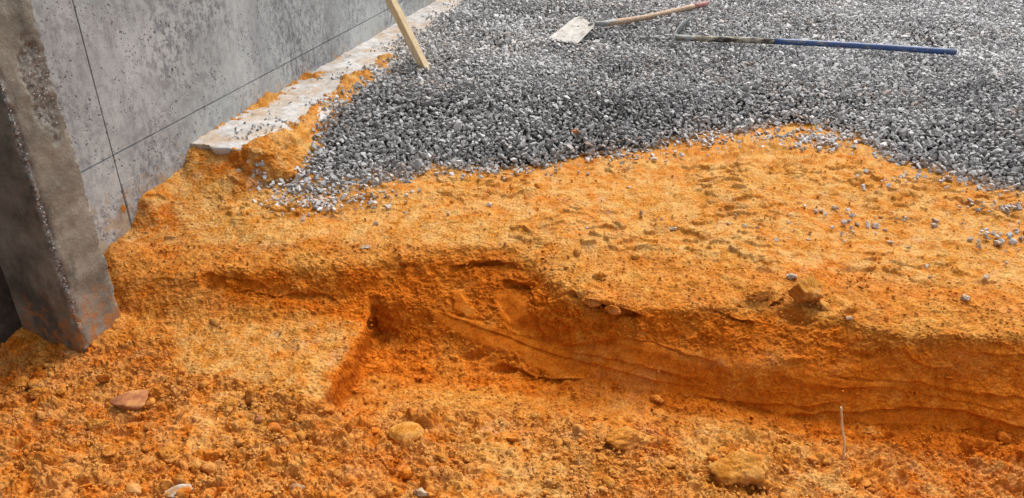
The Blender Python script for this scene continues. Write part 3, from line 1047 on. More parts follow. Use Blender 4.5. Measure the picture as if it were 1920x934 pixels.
tone.append(rng.uniform(.35, 1, len(SP)))
stain.append(rng.uniform(0, .85, len(SP)) * (rng.random(len(SP)) < .6))
# fine dark chips lying on the footing
g = np.random.default_rng(21)
n = 900
s = g.uniform(2.8, 6.4, n)
o = np.clip(0.24 + g.normal(0, .07, n), .02, .34)
xw, yw = wall_xy(s, o)
dens = vnoise(np.stack([xw, yw, 0 * xw], 1) / 0.2, 140) > (0.05 - 0.25 * smooth(4, 5, yw))
CH = np.stack([xw, yw, 0 * xw + 0.036], 1)[dens]
pos.append(CH)
rr = g.uniform(.004, .011, len(CH))
siz.append(rr)
tone.append(g.uniform(.0, .6, len(CH)))
stain.append(np.zeros(len(CH)))
pos, siz, tone, stain = (np.concatenate(a) for a in (pos, siz, tone, stain))
gr = scatter_mesh('gravel', ST, pos, siz * 1.1, rand_rot(len(pos), rng, .32), M_GRAVEL, {'tone': tone, 'stain': stain})
tag(gr, 'crushed grey gravel spread over the ground beside the concrete wall', 'gravel', kind='stuff')
print('gravel stones', len(pos))


# ------------------------------------------------------------------ soil clods
def ico(sub):
    bm = bmesh.new()
    bmesh.ops.create_icosphere(bm, subdivisions=sub, radius=1)
    bm.verts.index_update()
    V = np.array([v.co[:] for v in bm.verts])
    F = np.array([[v.index for v in f.verts] for f in bm.faces])
    bm.free()
    return V, F


BLOCK = [((0, 0, 1), .42), ((0, 0, -1), .5), ((0, -1, -.15), .55), ((.95, -.15, .1), .70), ((-.8, -.35, .1), .85), ((-.45, .85, .1), .62), ((.7, .75, .2), .72), ((-.1, -.7, .75), .60)]


def clod_shape(V, seed, planes=11, rough_=0.07, fine=0.03, flat=(1, .85, .65), sharp=1.0):
    g = np.random.default_rng(seed)
    pl_in = planes
    planes = 5 if isinstance(planes, list) else planes
    n = g.normal(size=(planes, 3))
    n /= np.linalg.norm(n, axis=1, keepdims=True)
    d = g.uniform(0.62, 0.95, planes)
    if isinstance(pl_in, list):
        n = np.array([p[0] for p in pl_in], float)
        n /= np.linalg.norm(n, axis=1, keepdims=True)
        d = np.array([p[1] for p in pl_in])
    dots = V @ n.T
    r = np.min(np.where(dots > 0.05, d / np.maximum(dots, .05), 9), 1)
    r = np.minimum(r, 1.12)
    r = r * sharp + (1 - sharp) * 0.9
    W = V * r[:, None]
    off = g.uniform(0, 30, 3)
    W = W * (1 + rough_ * fbm(V + off, 0.7, 3, 150)[:, None] + fine * fbm(V + off, 0.22, 2, 155)[:, None])
    return W * np.array(flat)


i1, i2 = ico(2), ico(3)
CL1 = [(clod_shape(i1[0], 300 + k, 6, .22, .12), i1[1]) for k in range(16)]
CL2 = [(clod_shape(i2[0], 400 + k, 6, .16, .10, (1, .8, .38 + .22 * (k % 3))), i2[1]) for k in range(14)]


def clod_field(n, seed, rlo, rhi, power, wfun, ymax=3.4):
    g = np.random.default_rng(seed)
    y = 1.15 + (ymax - 1.15) * g.random(n) ** 1.25
    x = g.uniform(-1.15, 1.35, n) * 0.5 * (y + 1.1)
    z = sample(Z0, x, y)
    mo, pa, ro, cut, bank, bn, fore, flat, u, v = surf_attrs(x, y, z)
    s, o = wall_so(x, y)
    w_ = wfun(cut, bank, bn, fore, flat, u, v)
    w_ = w_ * (0.35 + 0.9 * smooth(-.3, .4, vnoise(np.stack([x, y, z], 1) / 0.13, 160)))
    ok = (g.random(n) < w_) & (o > 0.02) & ((o > 0.26) | (s < 1.70) | (s > 1.92))
    gd = gravel_depth(x, y)
    ok &= gd < 4
    fo = (o < 0.36) & (s > 2.72)
    ok &= ~(fo & (z < 0.03))
    x, y, z, mo, pa = x[ok], y[ok], z[ok], mo[ok], pa[ok]
    r = rlo * (rhi / rlo) ** (g.random(len(x)) ** power)
    return np.stack([x, y, z], 1), r, mo, pa, g


def w_small(cut, bank, bn, fore, flat, u, v):
    return (1 - cut) * np.clip(0.45 + 0.35 * fore - 0.33 * flat - 0.1 * bn, 0.05, 1)


def w_mid(cut, bank, bn, fore, flat, u, v):
    return (1 - cut) * np.clip(0.22 + 0.75 * fore - 0.19 * flat - 0.1 * bank - 0.15 * bn, 0.02, 1)


parts_ = []
P, r, mo, pa, g = clod_field(34000, 31, .0022, .0070, 1.8, w_small)
P[:, 2] += r * .45 + 0.002
parts_.append((P, r, mo, pa, CL1, 'a'))
a = scatter_mesh('soil_crumbs', CL1, P, r, rand_rot(len(P), g, .25), M_SOIL, {'moist': np.clip(mo + g.normal(0, .12, len(P)), 0, 1), 'pale': pa, 'rough': np.full(len(P), .6)}, True)
tag(a, 'small loose crumbs of orange soil scattered over the excavation', 'soil crumbs', kind='stuff')
P, r, mo, pa, g = clod_field(3900, 32, .005, .024, 3.0, w_mid)
P[:, 2] += r * .06
b_ = scatter_mesh('soil_clods', CL2, P, r, rand_rot(len(P), g, .25), M_SOIL, {'moist': np.clip(mo + g.normal(0, .15, len(P)), 0, 1), 'pale': pa, 'rough': np.full(len(P), .8)}, True)
tag(b_, 'loose lumpy orange soil clods strewn across the excavation', 'soil clods', kind='stuff')
print('clods', len(P))

# ------------------------------------------------------------------ single clods and stones that stand out
i4 = ico(5)


def rock(name, label, cat, u, v, size, flat=(1, .7, .4), yaw=0, tilt=0, tilty=0, moist=.3, mat=None, seed=1, lift=.35, tone=.6, stain=.3, sharp=1.0, rough_=.2, fine=.11, planes=11, group=None):
    x, y, z = hit(u, v)
    V = clod_shape(i4[0], seed, planes, rough_, fine, flat, sharp) * size
    R = np.array((Matrix.Rotation(yaw, 3, 'Z') @ Matrix.Rotation(tilt, 3, 'X') @ Matrix.Rotation(tilty, 3, 'Y')))
    V = V @ R.T
    mn = V[:, 2].max()
    n = len(V)
    o = mesh_np(name, V, i4[1], mat or M_SOIL, attrs={'moist': np.full(n, moist), 'pale': np.full(n, .4), 'rough': np.full(n, .5), 'tone': np.full(n, tone), 'stain': np.full(n, stain)}, smooth_shade=True)
    o.location = (x, y, z + mn * lift)
    tag(o, label, cat, group)
    return o


M_BROWN = simple_mat('reddish_brown_stone', [(0.36, (0.20, 0.065, 0.028)), (0.5, (0.33, 0.125, 0.045)), (0.64, (0.45, 0.20, 0.065))], 30, 0.85, 0.5, 0.003)
M_TANST = simple_mat('dusty_tan_stone', [(0.36, (0.33, 0.13, 0.03)), (0.5, (0.43, 0.20, 0.055)), (0.64, (0.48, 0.28, 0.11))], 32, 0.85, 0.5, 0.003)
M_PALE = simple_mat('pale_grey_stone', [(0.40, (0.36, 0.17, 0.06)), (0.5, (0.38, 0.30, 0.22)), (0.62, (0.47, 0.43, 0.38))], 34, 0.7, 0.5, 0.002)

rock('flat_stone', 'flat reddish brown stone with a dark underside among clods, front left', 'stone', 246, 758, .057, (1, .6, .26), .35, .28, 0, mat=M_BROWN, seed=11, lift=.75, fine=.02, rough_=.05)
rock('flat_stone', 'flat oval tan stone overhanging a dark gap in the front spoil', 'stone', 762, 820, .062, (1, .66, .26), -.1, .20, 0, moist=.0, sharp=.45,seed=15, lift=1.15, fine=.02, rough_=.05)
rock('soil_clod', 'large rounded soil clod jutting over the brink of the trench', 'clod', 1512, 562, .068, (.80, .95, .95), .15, .55, .15, moist=.0, seed=21, lift=.72, planes=BLOCK, rough_=.12, fine=.07)
rock('soil_clod', 'broad crumbly soil clod on the trench floor with damp front faces', 'clod', 1172, 830, .068, (1, .5, .42), .15, .1, 0, moist=.25, seed=22, lift=.35, planes=12)
rock('soil_block', 'angular slab of pale soil with an upturned right corner, front right', 'clod', 1385, 894, .074, (1.15, .95, .75), .05, .30, -.22, moist=.05, seed=23, lift=.62, planes=BLOCK, rough_=.12, fine=.10)
rock('stone_chip', 'white edged stone chip at the very front of the spoil', 'stone', 335, 926, .036, (1, .5, .16), .3, .25, -.15, mat=M_PALE, seed=24, lift=.7, fine=.02)
rock('soil_clod', 'flat clod with a black gap beneath it, front left corner area', 'clod', 207, 848, .030, (1, .55, .35), .1, .1, 0, moist=.45, seed=25, lift=.6)
rock('soil_clod', 'smooth rounded clod with a shaded front, between two dark gaps', 'clod', 318, 858, .034, (1, .7, .55), -.2, 0, 0, moist=.3, seed=26, lift=.35)
rock('round_stone', 'rounded yellowish stone half buried at the lower edge', 'stone', 252, 924, .026, (1, .85, .7), 0, 0, 0, mat=M_TANST, seed=27, lift=.4, rough_=.03, fine=.01, sharp=.5)
rock('round_stone', 'small round yellow pebble below the oval tan stone', 'stone', 810, 884, .0145, (1, .9, .8), 0, 0, 0, mat=M_TANST, seed=28, lift=.5, rough_=.03, fine=.01, sharp=.3)
rock('soil_clod', 'ridged oblong clod just right of the small round pebble', 'clod', 832, 864, .027, (1, .45, .4), -.6, .1, 0, moist=.1, seed=29, lift=.45)
rock('soil_shard', 'upright soil shard with a dark left side on the bench', 'clod', 474, 742, .034, (.45, .6, 1.0), -.4, -.3, .2, moist=.15, seed=30, lift=.25, planes=7)
rock('soil_clod', 'rounded clod behind the front spoil below the bench corner', 'clod', 572, 790, .024, (1, .8, .6), 0, 0, 0, moist=.35, seed=31, lift=.5)
rock('soil_clod', 'brown clod beside the left border of the spoil', 'clod', 42, 722, .028, (1, .7, .6), .4, 0, 0, moist=.5, seed=32, lift=.4)
rock('soil_clod', 'dull clod right of the leftmost brown clod', 'clod', 72, 740, .024, (1, .8, .6), 0, 0, 0, moist=.4, seed=33, lift=.4)
rock('soil_clod', 'yellow clod just below the reddish flat stone', 'clod', 182, 797, .036, (1, .55, .45), -.1, .1, 0, moist=.2, seed=34, lift=.35)
rock('soil_clod', 'large blunt clod at the foot of the bench, left of centre', 'clod', 430, 765, .034, (1, .8, .6), .3, 0, 0, moist=.2, seed=35, lift=.35)
rock('pink_stone', 'small pinkish pebble on the bench near the upright shard', 'stone', 484, 788, .014, (1, .8, .7), 0, 0, 0, mat=M_BROWN, seed=36, lift=.5)
rock('grey_stone', 'dull grey stone half sunk in the soil at the front edge', 'stone', 560, 916, .018, (1, .6, .5), .2, 0, 0, mat=M_PALE, seed=37, lift=.3)
rock('grey_stone', 'pale grey stone peeping from soil at the bottom of the middle', 'stone', 790, 926, .020, (1, .6, .5), -.3, 0, 0, mat=M_PALE, seed=38, lift=.3)
rock('grey_stone', 'small grey stone perched on the brink beside the large clod', 'stone', 1484, 521, .014, (1, .8, .7), 0, 0, 0, mat=M_STRAY, tone=.9, stain=.05, seed=39, lift=.6)
rock('white_stone', 'whitish stone lying alone on the bank right of the large clod', 'stone', 1808, 562, .017, (1, .7, .6), .2, 0, 0, mat=M_PALE, seed=40, lift=.6)
rock('flat_stone', 'thin pale slate chip on the flat soil near the left brink', 'stone', 687, 464, .020, (1, .5, .16), .3, .15, 0, mat=M_PALE, seed=41, lift=.7)
rock('soil_clod', 'curved lip of soil hanging over the trench left of the large clod', 'clod', 1425, 556, .045, (1, .45, .4), .1, .1, 0, moist=.3, seed=42, lift=.2)
rock('soil_clod', 'dark crumbly clod cluster on the brink above the cut marks', 'clod', 1108, 566, .034, (1, .6, .5), -.3, .1, 0, moist=.5, seed=43, lift=.3)
rock('soil_clod', 'smaller crumbly clod under the brink right of the dark one', 'clod', 1150, 582, .026, (1, .6, .6), -.3, .1, 0, moist=.5, seed=44, lift=.3)
rock('soil_clod', 'flaky clod lying at the foot of the cut right of the root', 'clod', 1630, 812, .026, (1, .55, .4), .1, .1, 0, moist=.45, seed=45, lift=.5)
rock('soil_clod', 'reddish clod at the trench foot below the flaky clod', 'clod', 1648, 845, .028, (1, .6, .5), -.2, .1, 0, moist=.55, seed=46, lift=.35)
oc = rock('soil_clod', 'bright orange soil lump resting on the gravel near the footing', 'clod', 540, 328, .026, (1, .8, .8), .2, 0, 0, moist=.35, seed=47, lift=.8)
x, y, z = at(540, 328, -.065)
oc.location = (x, y, float(gsample(x, y)) + .026)
bs = rock('brown_stone', 'rusty brown stone among grey gravel close to its front edge', 'stone', 1078, 262, .022, (1, .8, .6), .2, 0, 0, mat=M_BROWN, seed=48, lift=.8)
x, y, z = at(1078, 262, -.06)
bs.location = (x, y, float(gsample(x, y)) + .02)

STRAY = [(1529, 397), (1564, 390), (1626, 418), (1607, 422), (1639, 425), (1579, 440), (1599, 436), (1698, 410), (1776, 402), (1754, 416), (1752, 425), (1828, 393), (1883, 389), (1819, 450),
         (1871, 458), (1875, 440), (1847, 441), (1910, 418), (1912, 448), (1910, 469), (1702, 466), (1738, 501), (1742, 520), (1848, 521), (1887, 494), (1592, 598), (1669, 456), (1583, 453), (1516, 450), (1262, 430),
         (1100, 428), (1455, 452), (1085, 310), (918, 385), (1395, 425), (1365, 420), (1420, 428), (1240, 412), (420, 380), (447, 405), (840, 402), (1202, 402), (1540, 396), (1380, 405), (1478, 418), (1330, 345), (1180, 352),
         (760, 400), (705, 420), (1660, 432)]
sproto = []
for k in range(8):
    V, F = hull_protos(1, 13, 700 + k)[0]
    sproto.append((V, F))
g = np.random.default_rng(55)
for k, (u, v) in enumerate(STRAY):
    V, F = sproto[k % 8]
    x, y, z = hit(u, v)
    r = float(np.clip(.0125 * math.exp(g.normal(0, .25)), .008, .018)) * (1.25 if (u, v) in ((1819, 450), (1871, 458)) else 1)
    R = rand_rot(1, g, .3)[0]
    W = (V @ R.T) * r
    o = mesh_np('gravel_stone', W, F, M_STRAY, attrs={'tone': np.full(len(V), g.uniform(.2, 1)), 'stain': np.full(len(V), g.uniform(.1, .6)), })
    o.location = (x, y, z + r * .22)
    tag(o, 'single grey gravel stone lying loose on the flat orange soil', 'stone', 'stray gravel stones on the soil')


# ------------------------------------------------------------------ concrete
def grid_box(x0, x1, y0, y1, z0, z1, res, zdense=None):
    """surface lattice of a box; returns V, F (quads)"""
    def lin(a, b):
        return np.linspace(a, b, max(2, int(round((b - a) / res)) + 1))
    X, Y, Zl = lin(x0, x1), lin(y0, y1), lin(z0, z1)
    Vs, Fs, base = [], [], 0
    for (A, B, fn, flip) in ((X, Zl, lambda a, b: (a, y0, b), False), (X, Zl, lambda a, b: (a, y1, b), True),
                             (Y, Zl, lambda a, b: (x0, a, b), True), (Y, Zl, lambda a, b: (x1, a, b), False),
                             (X, Y, lambda a, b: (a, b, z0), True), (X, Y, lambda a, b: (a, b, z1), False)):
        a, b = np.meshgrid(A, B)
        p = fn(a, b)
        p = np.stack([np.broadcast_to(q, a.shape).ravel() for q in p], 1)
        ii = np.arange(a.size).reshape(a.shape) + base
        f = np.stack([ii[:-1, :-1].ravel(), ii[:-1, 1:].ravel(), ii[1:, 1:].ravel(), ii[1:, :-1].ravel()], 1)
        if flip:
            f = f[:, ::-1]
        Vs.append(p)
        Fs.append(f)
        base += a.size
    return np.concatenate(Vs), np.concatenate(Fs)


def weld(V, F):
    key = np.round(V * 20000).astype(np.int64)
    _, idx, inv = np.unique(key, axis=0, return_index=True, return_inverse=True)
    return V[idx], inv.reshape(-1)[F]


def push(V, box, amount, m=0.03):
    lo = np.array([box[0], box[2], box[4]]) + m
    hi = np.array([box[1], box[3], box[5]]) - m
    inner = np.clip(V, lo, hi)
    d = V - inner
    L = np.linalg.norm(d, axis=1, keepdims=True)
    return V - d / L * amount[:, None]


wall = empty('concrete_wall', W_ORI, W_ROT)
tag(wall, 'tall grey cast concrete wall with dark formwork joints and pitted face', 'wall')
bm = bmesh.new()


def bx(bm, x0, x1, y0, y1, z0, z1):
    vs = [bm.verts.new(p) for p in ((x0, y0, z0), (x1, y0, z0), (x1, y1, z0), (x0, y1, z0), (x0, y0, z1), (x1, y0, z1), (x1, y1, z1), (x0, y1, z1))]
    for f in ((0, 3, 2, 1), (4, 5, 6, 7), (0, 1, 5, 4), (1, 2, 6, 5), (2, 3, 7, 6), (3, 0, 4, 7)):
        bm.faces.new([vs[i] for i in f])


bx(bm, 1.72, 14.0, 0.007, 0.25, -0.9, 2.6)
seams = [(1.72, 2.2968), (2.3032, 4.348), (4.3495, 6.6), (6.6025, 8.9), (8.9025, 14.0)]
for a, b in seams:
    bx(bm, a, b, 0.0, 0.0072, 0.1510, 2.6)
bx(bm, 1.72, 2.2968, 0.0, 0.0072, -0.9, 0.1440)
bx(bm, 2.3032, 14.0, 0.0, 0.0072, -0.9, 0.1440)
me = bpy.data.meshes.new('wall_face')
bm.to_mesh(me)
bm.free()
me.materials.append(M_WALL)
o = bpy.data.objects.new('wall_face', me)
COL.objects.link(o)
o.parent = wall
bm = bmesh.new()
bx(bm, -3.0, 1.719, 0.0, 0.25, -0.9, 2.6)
me = bpy.data.meshes.new('shade_toned_wall_face')
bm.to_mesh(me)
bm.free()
me.materials.append(simple_mat('shade_darkened_concrete', [(0.36, (0.018, 0.014, 0.011)), (0.52, (0.05, 0.040, 0.031)), (0.66, (0.10, 0.082, 0.062))], 9, 0.85, 0.6, 0.004))  # near-black brown stands in for the shade on this stretch of wall
o = bpy.data.objects.new('shade_toned_wall_face', me)
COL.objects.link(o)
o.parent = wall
o['label'] = 'stretch of the wall beyond the pillar with its shade painted into the colour'
# kicker strip at the foot, slightly proud, ending where the footing begins
box = (2.306, 2.735, -0.0018, 0.004, -0.6, 0.028)
V, F = grid_box(*box, 0.008)
V, F = weld(V, F)
V[:, 2] += np.where(V[:, 2] > 0.02, 0.004 * fbm(V, 0.12, 3, 200), 0)
V[:, 1] += 0.0003 * fbm(V, 0.05, 3, 201) * (V[:, 1] < 0)
V[:, 0] += np.where(V[:, 0] > 2.73, 0.006 * fbm(V, 0.03, 3, 202), 0)
mesh_np('wall_kicker', V, F, M_WALL, parent=wall)

# pillar
PB = (1.715, 1.90, -0.24, 0.002, -0.75, 2.3)
pil = empty('concrete_pillar', W_ORI, W_ROT)
tag(pil, 'dark stained concrete pillar with broken edges, smeared with orange soil at its foot', 'pillar')
V, F = grid_box(*PB, 0.0055)
V, F = weld(V, F)
x0, x1, y0, y1 = PB[:4]
e_ar = np.exp(-(((V[:, 0] - x0) / 0.014) ** 2 + ((V[:, 1] - y0) / 0.014) ** 2))
e_bk = np.exp(-(((V[:, 0] - x1) / 0.013) ** 2 + ((V[:, 1] - y0) / 0.013) ** 2))
onface = (np.abs(V[:, 1] - y0) < 1e-4)
hc = np.exp(-(((V[:, 0] - 1.845) / 0.05) ** 2)) * np.exp(-(((V[:, 2] - 0.57) / 0.16) ** 2)) * onface
hc = smooth(0.25, 0.6, hc + 0.25 * fbm(V, 0.05, 3, 210))
nn = fbm(V, 0.03, 4, 211)
cr = bumps(V, 0.016, 12, .25, .7)
amt = 0.004 * fbm(V, 0.15, 3, 212) + 0.0012 * fbm(V, 0.03, 3, 214)
amt += e_ar * (0.010 + 0.010 * nn - 0.7 * cr) + e_bk * (0.004 + 0.003 * nn - 0.25 * cr)
amt += hc * (0.012 + 0.008 * nn - 0.8 * cr)
V2 = push(V, PB, amt, 0.05)
ar_band = np.exp(-(((V[:, 0] - x0) / 0.016) ** 2 + ((V[:, 1] - y0) / 0.016) ** 2))
chip = np.clip(smooth(.35, .8, ar_band + .25 * nn) + 0.85 * hc + 0.5 * smooth(.45, .8, e_bk + .2 * nn), 0, 1) * smooth(-0.25, 0.0, V[:, 2] + 0.05 * nn)
mesh_np('pillar_shaft', V2, F, M_PILLAR, parent=pil, attrs={'chip': chip}, smooth_shade=True)
# aggregate stones showing along the broken arris
g = np.random.default_rng(77)
n = 420
zz = g.uniform(-0.25, 1.6, n)
ag = np.stack([x0 + np.abs(g.normal(0, .006, n)), y0 + np.abs(g.normal(0, .006, n)), zz], 1)
k = 120
ag2 = np.stack([g.normal(1.845, .035, k), np.full(k, y0 + .004), g.normal(0.57, .12, k)], 1)
ag2[:, 0] = np.clip(ag2[:, 0], x0 + .01, x1 - .004)
ag = np.concatenate([ag, ag2])
M_AGG = stone_material('exposed_aggregate', (0.12, 0.105, 0.09), (0.50, 0.47, 0.44), (0.35, 0.16, 0.06))
rr = g.uniform(.002, .0055, len(ag))
oa = scatter_mesh('exposed_aggregate', ST, ag, rr, rand_rot(len(ag), g), M_AGG, {'tone': g.uniform(0.1, 1, len(ag)), 'stain': np.clip(smooth(-.05, -.22, ag[:, 2]), 0, 1)})
oa.parent = pil
oa['kind'] = 'stuff'

# footing
FB = (2.735, 12.0, -0.36, 0.003, -0.14, 0.030)
foot = None
V, F = grid_box(2.735, 6.9, FB[2], FB[3], FB[4], FB[5], 0.010)
V, F = weld(V, F)
end = smooth(0.05, 0, V[:, 0] - 2.735)
V2 = V.copy()
V2[:, 0] += np.where(V[:, 0] < 2.736, 0.018 * fbm(V * np.array([0, 1, .4]), 0.07, 3, 220), 0) * (V[:, 2] > -0.05)
V2[:, 0] += np.where(V[:, 0] < 2.736, 0.35 * np.clip(0.03 - V[:, 2], 0, .1), 0)
V2[:, 2] += np.where(V[:, 2] > 0.0, 0.004 * fbm(V, 0.10, 4, 221) - 0.018 * smooth(-0.27, -0.36, V[:, 1]) + 0.003 * fbm(V, 0.03, 3, 224), 0)
V2[:, 1] += np.where(V[:, 1] < -0.35, 0.02 * fbm(V * np.array([1, 0, 1]), 0.12, 3, 222), 0)
foot = mesh_np('concrete_footing', V2, F, M_FOOT, smooth_shade=True)
foot.location = W_ORI
foot.rotation_euler = (0, 0, W_ROT)
tag(foot, 'rough whitish concrete footing strip running along the wall base, edged with soil', 'footing')

# soil splash stuck to the wall joint
sp = rock('mud_splash', 'small orange mud dab stuck on the wall joint near the pillar', 'mud', 246, 400, .013, (1, .35, 1.1), W_ROT, 0, 0, moist=.35, seed=61)
wx, wy = wall_xy(2.27, 0.012)
sp.location = (wx, wy, -0.062)


# ------------------------------------------------------------------ tubes, plank, tools
def tube(name, pts, rad, mat, parent=None, seg=14, wob=0.0, caps=True, smooth_shade=True):
    pts = [Vector(p) for p in pts]
    n = len(pts)
    rad = [rad] * n if isinstance(rad, (int, float)) else rad
    bm = bmesh.new()
    rings = []
    t0 = (pts[1] - pts[0]).normalized()
    up = Vector((0, 0, 1)) if abs(t0.z) < .9 else Vector((1, 0, 0))
    for i, p in enumerate(pts):
        t = (pts[min(i + 1, n - 1)] - pts[max(i - 1, 0)]).normalized()
        a = t.cross(up).normalized()
        b = a.cross(t).normalized()
        ring = []
        for k in range(seg):
            an = 2 * math.pi * k / seg
            rr = rad[i] * (1 + wob * math.sin(3 * an + i * 1.7))
            ring.append(bm.verts.new(p + a * math.cos(an) * rr + b * math.sin(an) * rr))
        rings.append(ring)
    for i in range(n - 1):
        for k in range(seg):
            bm.faces.new((rings[i][k], rings[i][(k + 1) % seg], rings[i + 1][(k + 1) % seg], rings[i + 1][k]))
    if caps:
        bm.faces.new(rings[0][::-1])
        bm.faces.new(rings[-1])
    for f in bm.faces:
        f.smooth = smooth_shade and len(f.verts) == 4
    bmesh.ops.recalc_face_normals(bm, faces=bm.faces[:])
    me = bpy.data.meshes.new(name)
    bm.to_mesh(me)
    bm.free()
    me.materials.append(mat)
    o = bpy.data.objects.new(name, me)
    COL.objects.link(o)
    if parent:
        o.parent = parent
    return o


# leaning batten
pb = Vector(at(802, 131, 0.0))
pb.z = float(gsample(pb.x, pb.y)) - 0.03
axis = Vector((-.963 * .183, .269 * .183, .374)).normalized()
L = 1.12
bm = bmesh.new()
w2, d2 = 0.021, 0.0225
segs = 24
rings = []
zax = axis
xax = Vector((.963, -.269, 0))
xax = (xax - xax.dot(zax) * zax).normalized()
yax = zax.cross(xax)
ca, sa = math.cos(math.radians(-15)), math.sin(math.radians(-15))
X2, Y2 = xax * ca + yax * sa, -xax * sa + yax * ca
for i in range(segs + 1):
    p = zax * (L * i / segs)
    jit = 0.0008 * math.sin(i * 1.9)
    rings.append([bm.verts.new(p + X2 * (sx * w2 + jit) + Y2 * (sy * d2)) for sx, sy in ((-1, -1), (1, -1), (1, 1), (-1, 1))])
for i in range(segs):
    for k in range(4):
        bm.faces.new((rings[i][k], rings[i][(k + 1) % 4], rings[i + 1][(k + 1) % 4], rings[i + 1][k]))
bm.faces.new(rings[0][::-1])
bm.faces.new(rings[-1])
bmesh.ops.recalc_face_normals(bm, faces=bm.faces[:])
bmesh.ops.bevel(bm, geom=[e for e in bm.edges if e.calc_face_angle(0) > 1], offset=0.0015, segments=2, affect='EDGES')
me = bpy.data.meshes.new('wooden_batten')
bm.to_mesh(me)
bm.free()
me.materials.append(M_WOOD)
o = bpy.data.objects.new('wooden_batten', me)
o.location = pb
COL.objects.link(o)
tag(o, 'pale pine batten leaning from the gravel against the concrete wall', 'batten')

# shovel
tip_l, tip_r = Vector(at(1025, 74, .015)), Vector(at(1084, 84, .015))
sh_r, sh_l = Vector(at(1120, 48, .075)), Vector(at(1085, 31, .075))
shv = empty('shovel', ((tip_l + tip_r) / 2)[:])
tag(shv, 'square mouthed shovel with cement caked blade and wooden handle lying on gravel', 'shovel')
o0 = Vector(shv.location)
nu, nv = 22, 22
bm = bmesh.new()
top, bot = [], []
side = (tip_r - tip_l).normalized()
fw = ((sh_l + sh_r) / 2 - (tip_l + tip_r) / 2)
nrm = side.cross(fw.normalized()).normalized()
if nrm.z < 0:
    nrm = -nrm
for j in range(nv + 1):
    q = j / nv
    rt, rb = [], []
    for i in range(nu + 1):
        p = i / nu
        # shoulders round into the socket
        a = tip_l.lerp(sh_l, q)
        b = tip_r.lerp(sh_r, q)
        mid = (a + b) / 2
        wfac = 1.0 if q < .80 else math.sqrt(max(0, 1 - ((q - .80) / .235) ** 2))
        wfac *= (1 - 0.04 * (1 - q))
        pt = mid + (a.lerp(b, p) - mid) * wfac
        e = (2 * p - 1)
        lift_ = 0.016 * e ** 4 * (0.3 + .7 * q) - 0.006 * (1 - e * e) * q
        lift_ += 0.0016 * math.sin(9 * p + 5 * q) * math.cos(7 * q)
        pt = pt + nrm * lift_
        rt.append(bm.verts.new(pt - o0 + nrm * .0012))
        rb.append(bm.verts.new(pt - o0 - nrm * .0012))
    top.append(rt)
    bot.append(rb)
for j in range(nv):
    for i in range(nu):
        bm.faces.new((top[j][i], top[j][i + 1], top[j + 1][i + 1], top[j + 1][i]))
        bm.faces.new((bot[j][i], bot[j + 1][i], bot[j + 1][i + 1], bot[j][i + 1]))
for j in range(nv):
    bm.faces.new((top[j][0], top[j + 1][0], bot[j + 1][0], bot[j][0]))
    bm.faces.new((top[j][-1], bot[j][-1], bot[j + 1][-1], top[j + 1][-1]))
for i in range(nu):
    bm.faces.new((top[0][i], bot[0][i], bot[0][i + 1], top[0][i + 1]))
    bm.faces.new((top[-1][i], top[-1][i + 1], bot[-1][i + 1], bot[-1][i]))
bmesh.ops.recalc_face_normals(bm, faces=bm.faces[:])
for f in bm.faces:
    f.smooth = True
me = bpy.data.meshes.new('blade')
bm.to_mesh(me)
bm.free()
me.materials.append(M_BLADE)
o = bpy.data.objects.new('blade', me)
COL.objects.link(o)
o.parent = shv
sh_mid = (sh_l + sh_r) / 2
h0 = Vector(at(1130, 45, .080))
h1 = Vector(at(1300, 12, .060))
h2 = Vector(at(1328, 6, .057))
bl_in = (tip_l + tip_r) / 2 * .22 + sh_mid * .78
tube('socket', [bl_in.lerp(h0, .3) - o0 + nrm * .002, bl_in.lerp(h0, .65) - o0 + nrm * .006, h0 - o0, h0.lerp(h1, .12) - o0], [.006, .015, .0185, .018], M_STEEL, shv)
pts = []
for k in range(13):
    q = .05 + .95 * k / 12
    p = h0.lerp(h1, q)
    p.z -= 0.018 * math.sin(q * math.pi) * .6
    pts.append(p - o0)
tube('handle', pts, [.0185 + .0015 * math.sin(k) for k in range(13)], M_HANDLE, shv, wob=.02)
tube('grip', [h1 - o0, h1.lerp(h2, .3) - o0, h1.lerp(h2, .9) - o0, h2 - o0], [.0175, .019, .019, .013], M_GRIP, shv)

# hoe with blue handle
k0, k1 = Vector(at(1270, 71, .075)), Vector(at(1792, 98, .050))
hoe = empty('hoe', k0[:])
tag(hoe, 'long handled hoe with worn blue and cement smeared shaft lying across the gravel', 'hoe')
fr = (1455 - 1270) / (1790 - 1270)
nseg = 24


def hp(q):
    p = k0.lerp(k1, q) - k0
    p.z += 0.010 * math.sin(q * math.pi)
    return p


tube('bare_shaft', [hp(q) for q in np.linspace(0, fr + .002, 10)], .0175, M_TAN, hoe, wob=.02)
tube('blue_shaft', [hp(q) for q in np.linspace(fr, 1, 16)], [.0180] * 15 + [.0170], M_BLUE, hoe, wob=.01)
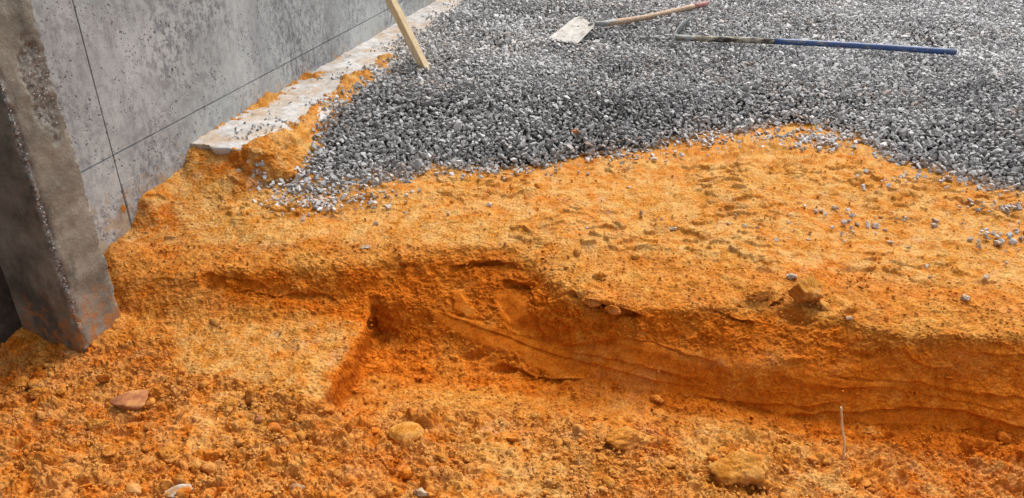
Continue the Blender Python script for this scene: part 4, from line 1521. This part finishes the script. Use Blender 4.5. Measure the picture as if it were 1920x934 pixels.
# thin steel head standing on edge behind the shaft end
ha, hb, hc_ = Vector(at(1292, 36, .065)) - k0, Vector(at(1264, 64, .08)) - k0, Vector(at(1256, 82, .05)) - k0
bm = bmesh.new()
cols = []
for i in range(13):
    q = i / 12
    p = (ha.lerp(hb, q / .7) if q < .7 else hb.lerp(hc_, (q - .7) / .3))
    p = p + Vector((-0.012 * math.sin(q * math.pi), 0, 0))
    ht = .10 * (1 - .35 * abs(2 * q - 1) ** 3)
    lean = Vector((.035, .0, .0))
    cols.append([bm.verts.new(p + Vector((sx * .0016, 0, 0)) + lean * (zq - .3) + Vector((0, 0, ht * (zq - .62)))) for zq in (0, .33, .66, 1) for sx in (-1, 1)])
for i in range(12):
    A, B = cols[i], cols[i + 1]
    for r_ in range(3):
        bm.faces.new((A[2 * r_], A[2 * r_ + 2], B[2 * r_ + 2], B[2 * r_]))
        bm.faces.new((A[2 * r_ + 1], B[2 * r_ + 1], B[2 * r_ + 3], A[2 * r_ + 3]))
    bm.faces.new((A[6], A[7], B[7], B[6]))
    bm.faces.new((A[0], B[0], B[1], A[1]))
for A in (cols[0], cols[-1]):
    for r_ in range(3):
        bm.faces.new((A[2 * r_], A[2 * r_ + 1], A[2 * r_ + 3], A[2 * r_ + 2]))
bmesh.ops.recalc_face_normals(bm, faces=bm.faces[:])
for f in bm.faces:
    f.smooth = True
me = bpy.data.meshes.new('hoe_head')
bm.to_mesh(me)
bm.free()
me.materials.append(M_STEEL)
o = bpy.data.objects.new('hoe_head', me)
COL.objects.link(o)
o.parent = hoe
tube('socket', [hb * .9 + Vector((0, 0, 0)), hp(.0), hp(.05)], [.010, .019, .0185], M_STEEL, hoe)

# root standing out of the trench floor
rx, ry, rz = hit(1583, 858)
top_t = at(1576, 762, -.27)
x_t, y_t, _ = ray(1576, 762)
tt = (ry + 0.03) / y_t
topp = Vector((x_t * tt, ry + 0.03, CAM_H + ray(1576, 762)[2] * tt))
b0 = Vector((rx, ry, rz - .02))
assert topp.z > b0.z
pts = []
for k in range(15):
    q = k / 14
    p = b0.lerp(topp, q)
    p.x += .0015 * math.sin(q * 7) + .0008 * math.sin(q * 17 + 1) + .005 * math.sin(q * math.pi)
    p.y += .003 * math.sin(q * 9 + 2)
    pts.append(p)
o = tube('root', [p - b0 for p in pts], [.0042 - .0014 * k / 14 + .0005 * math.sin(k * 2.2) for k in range(15)], M_ROOT, None, 10)
o.location = b0
tag(o, 'thin pale root standing up out of the trench floor', 'root')
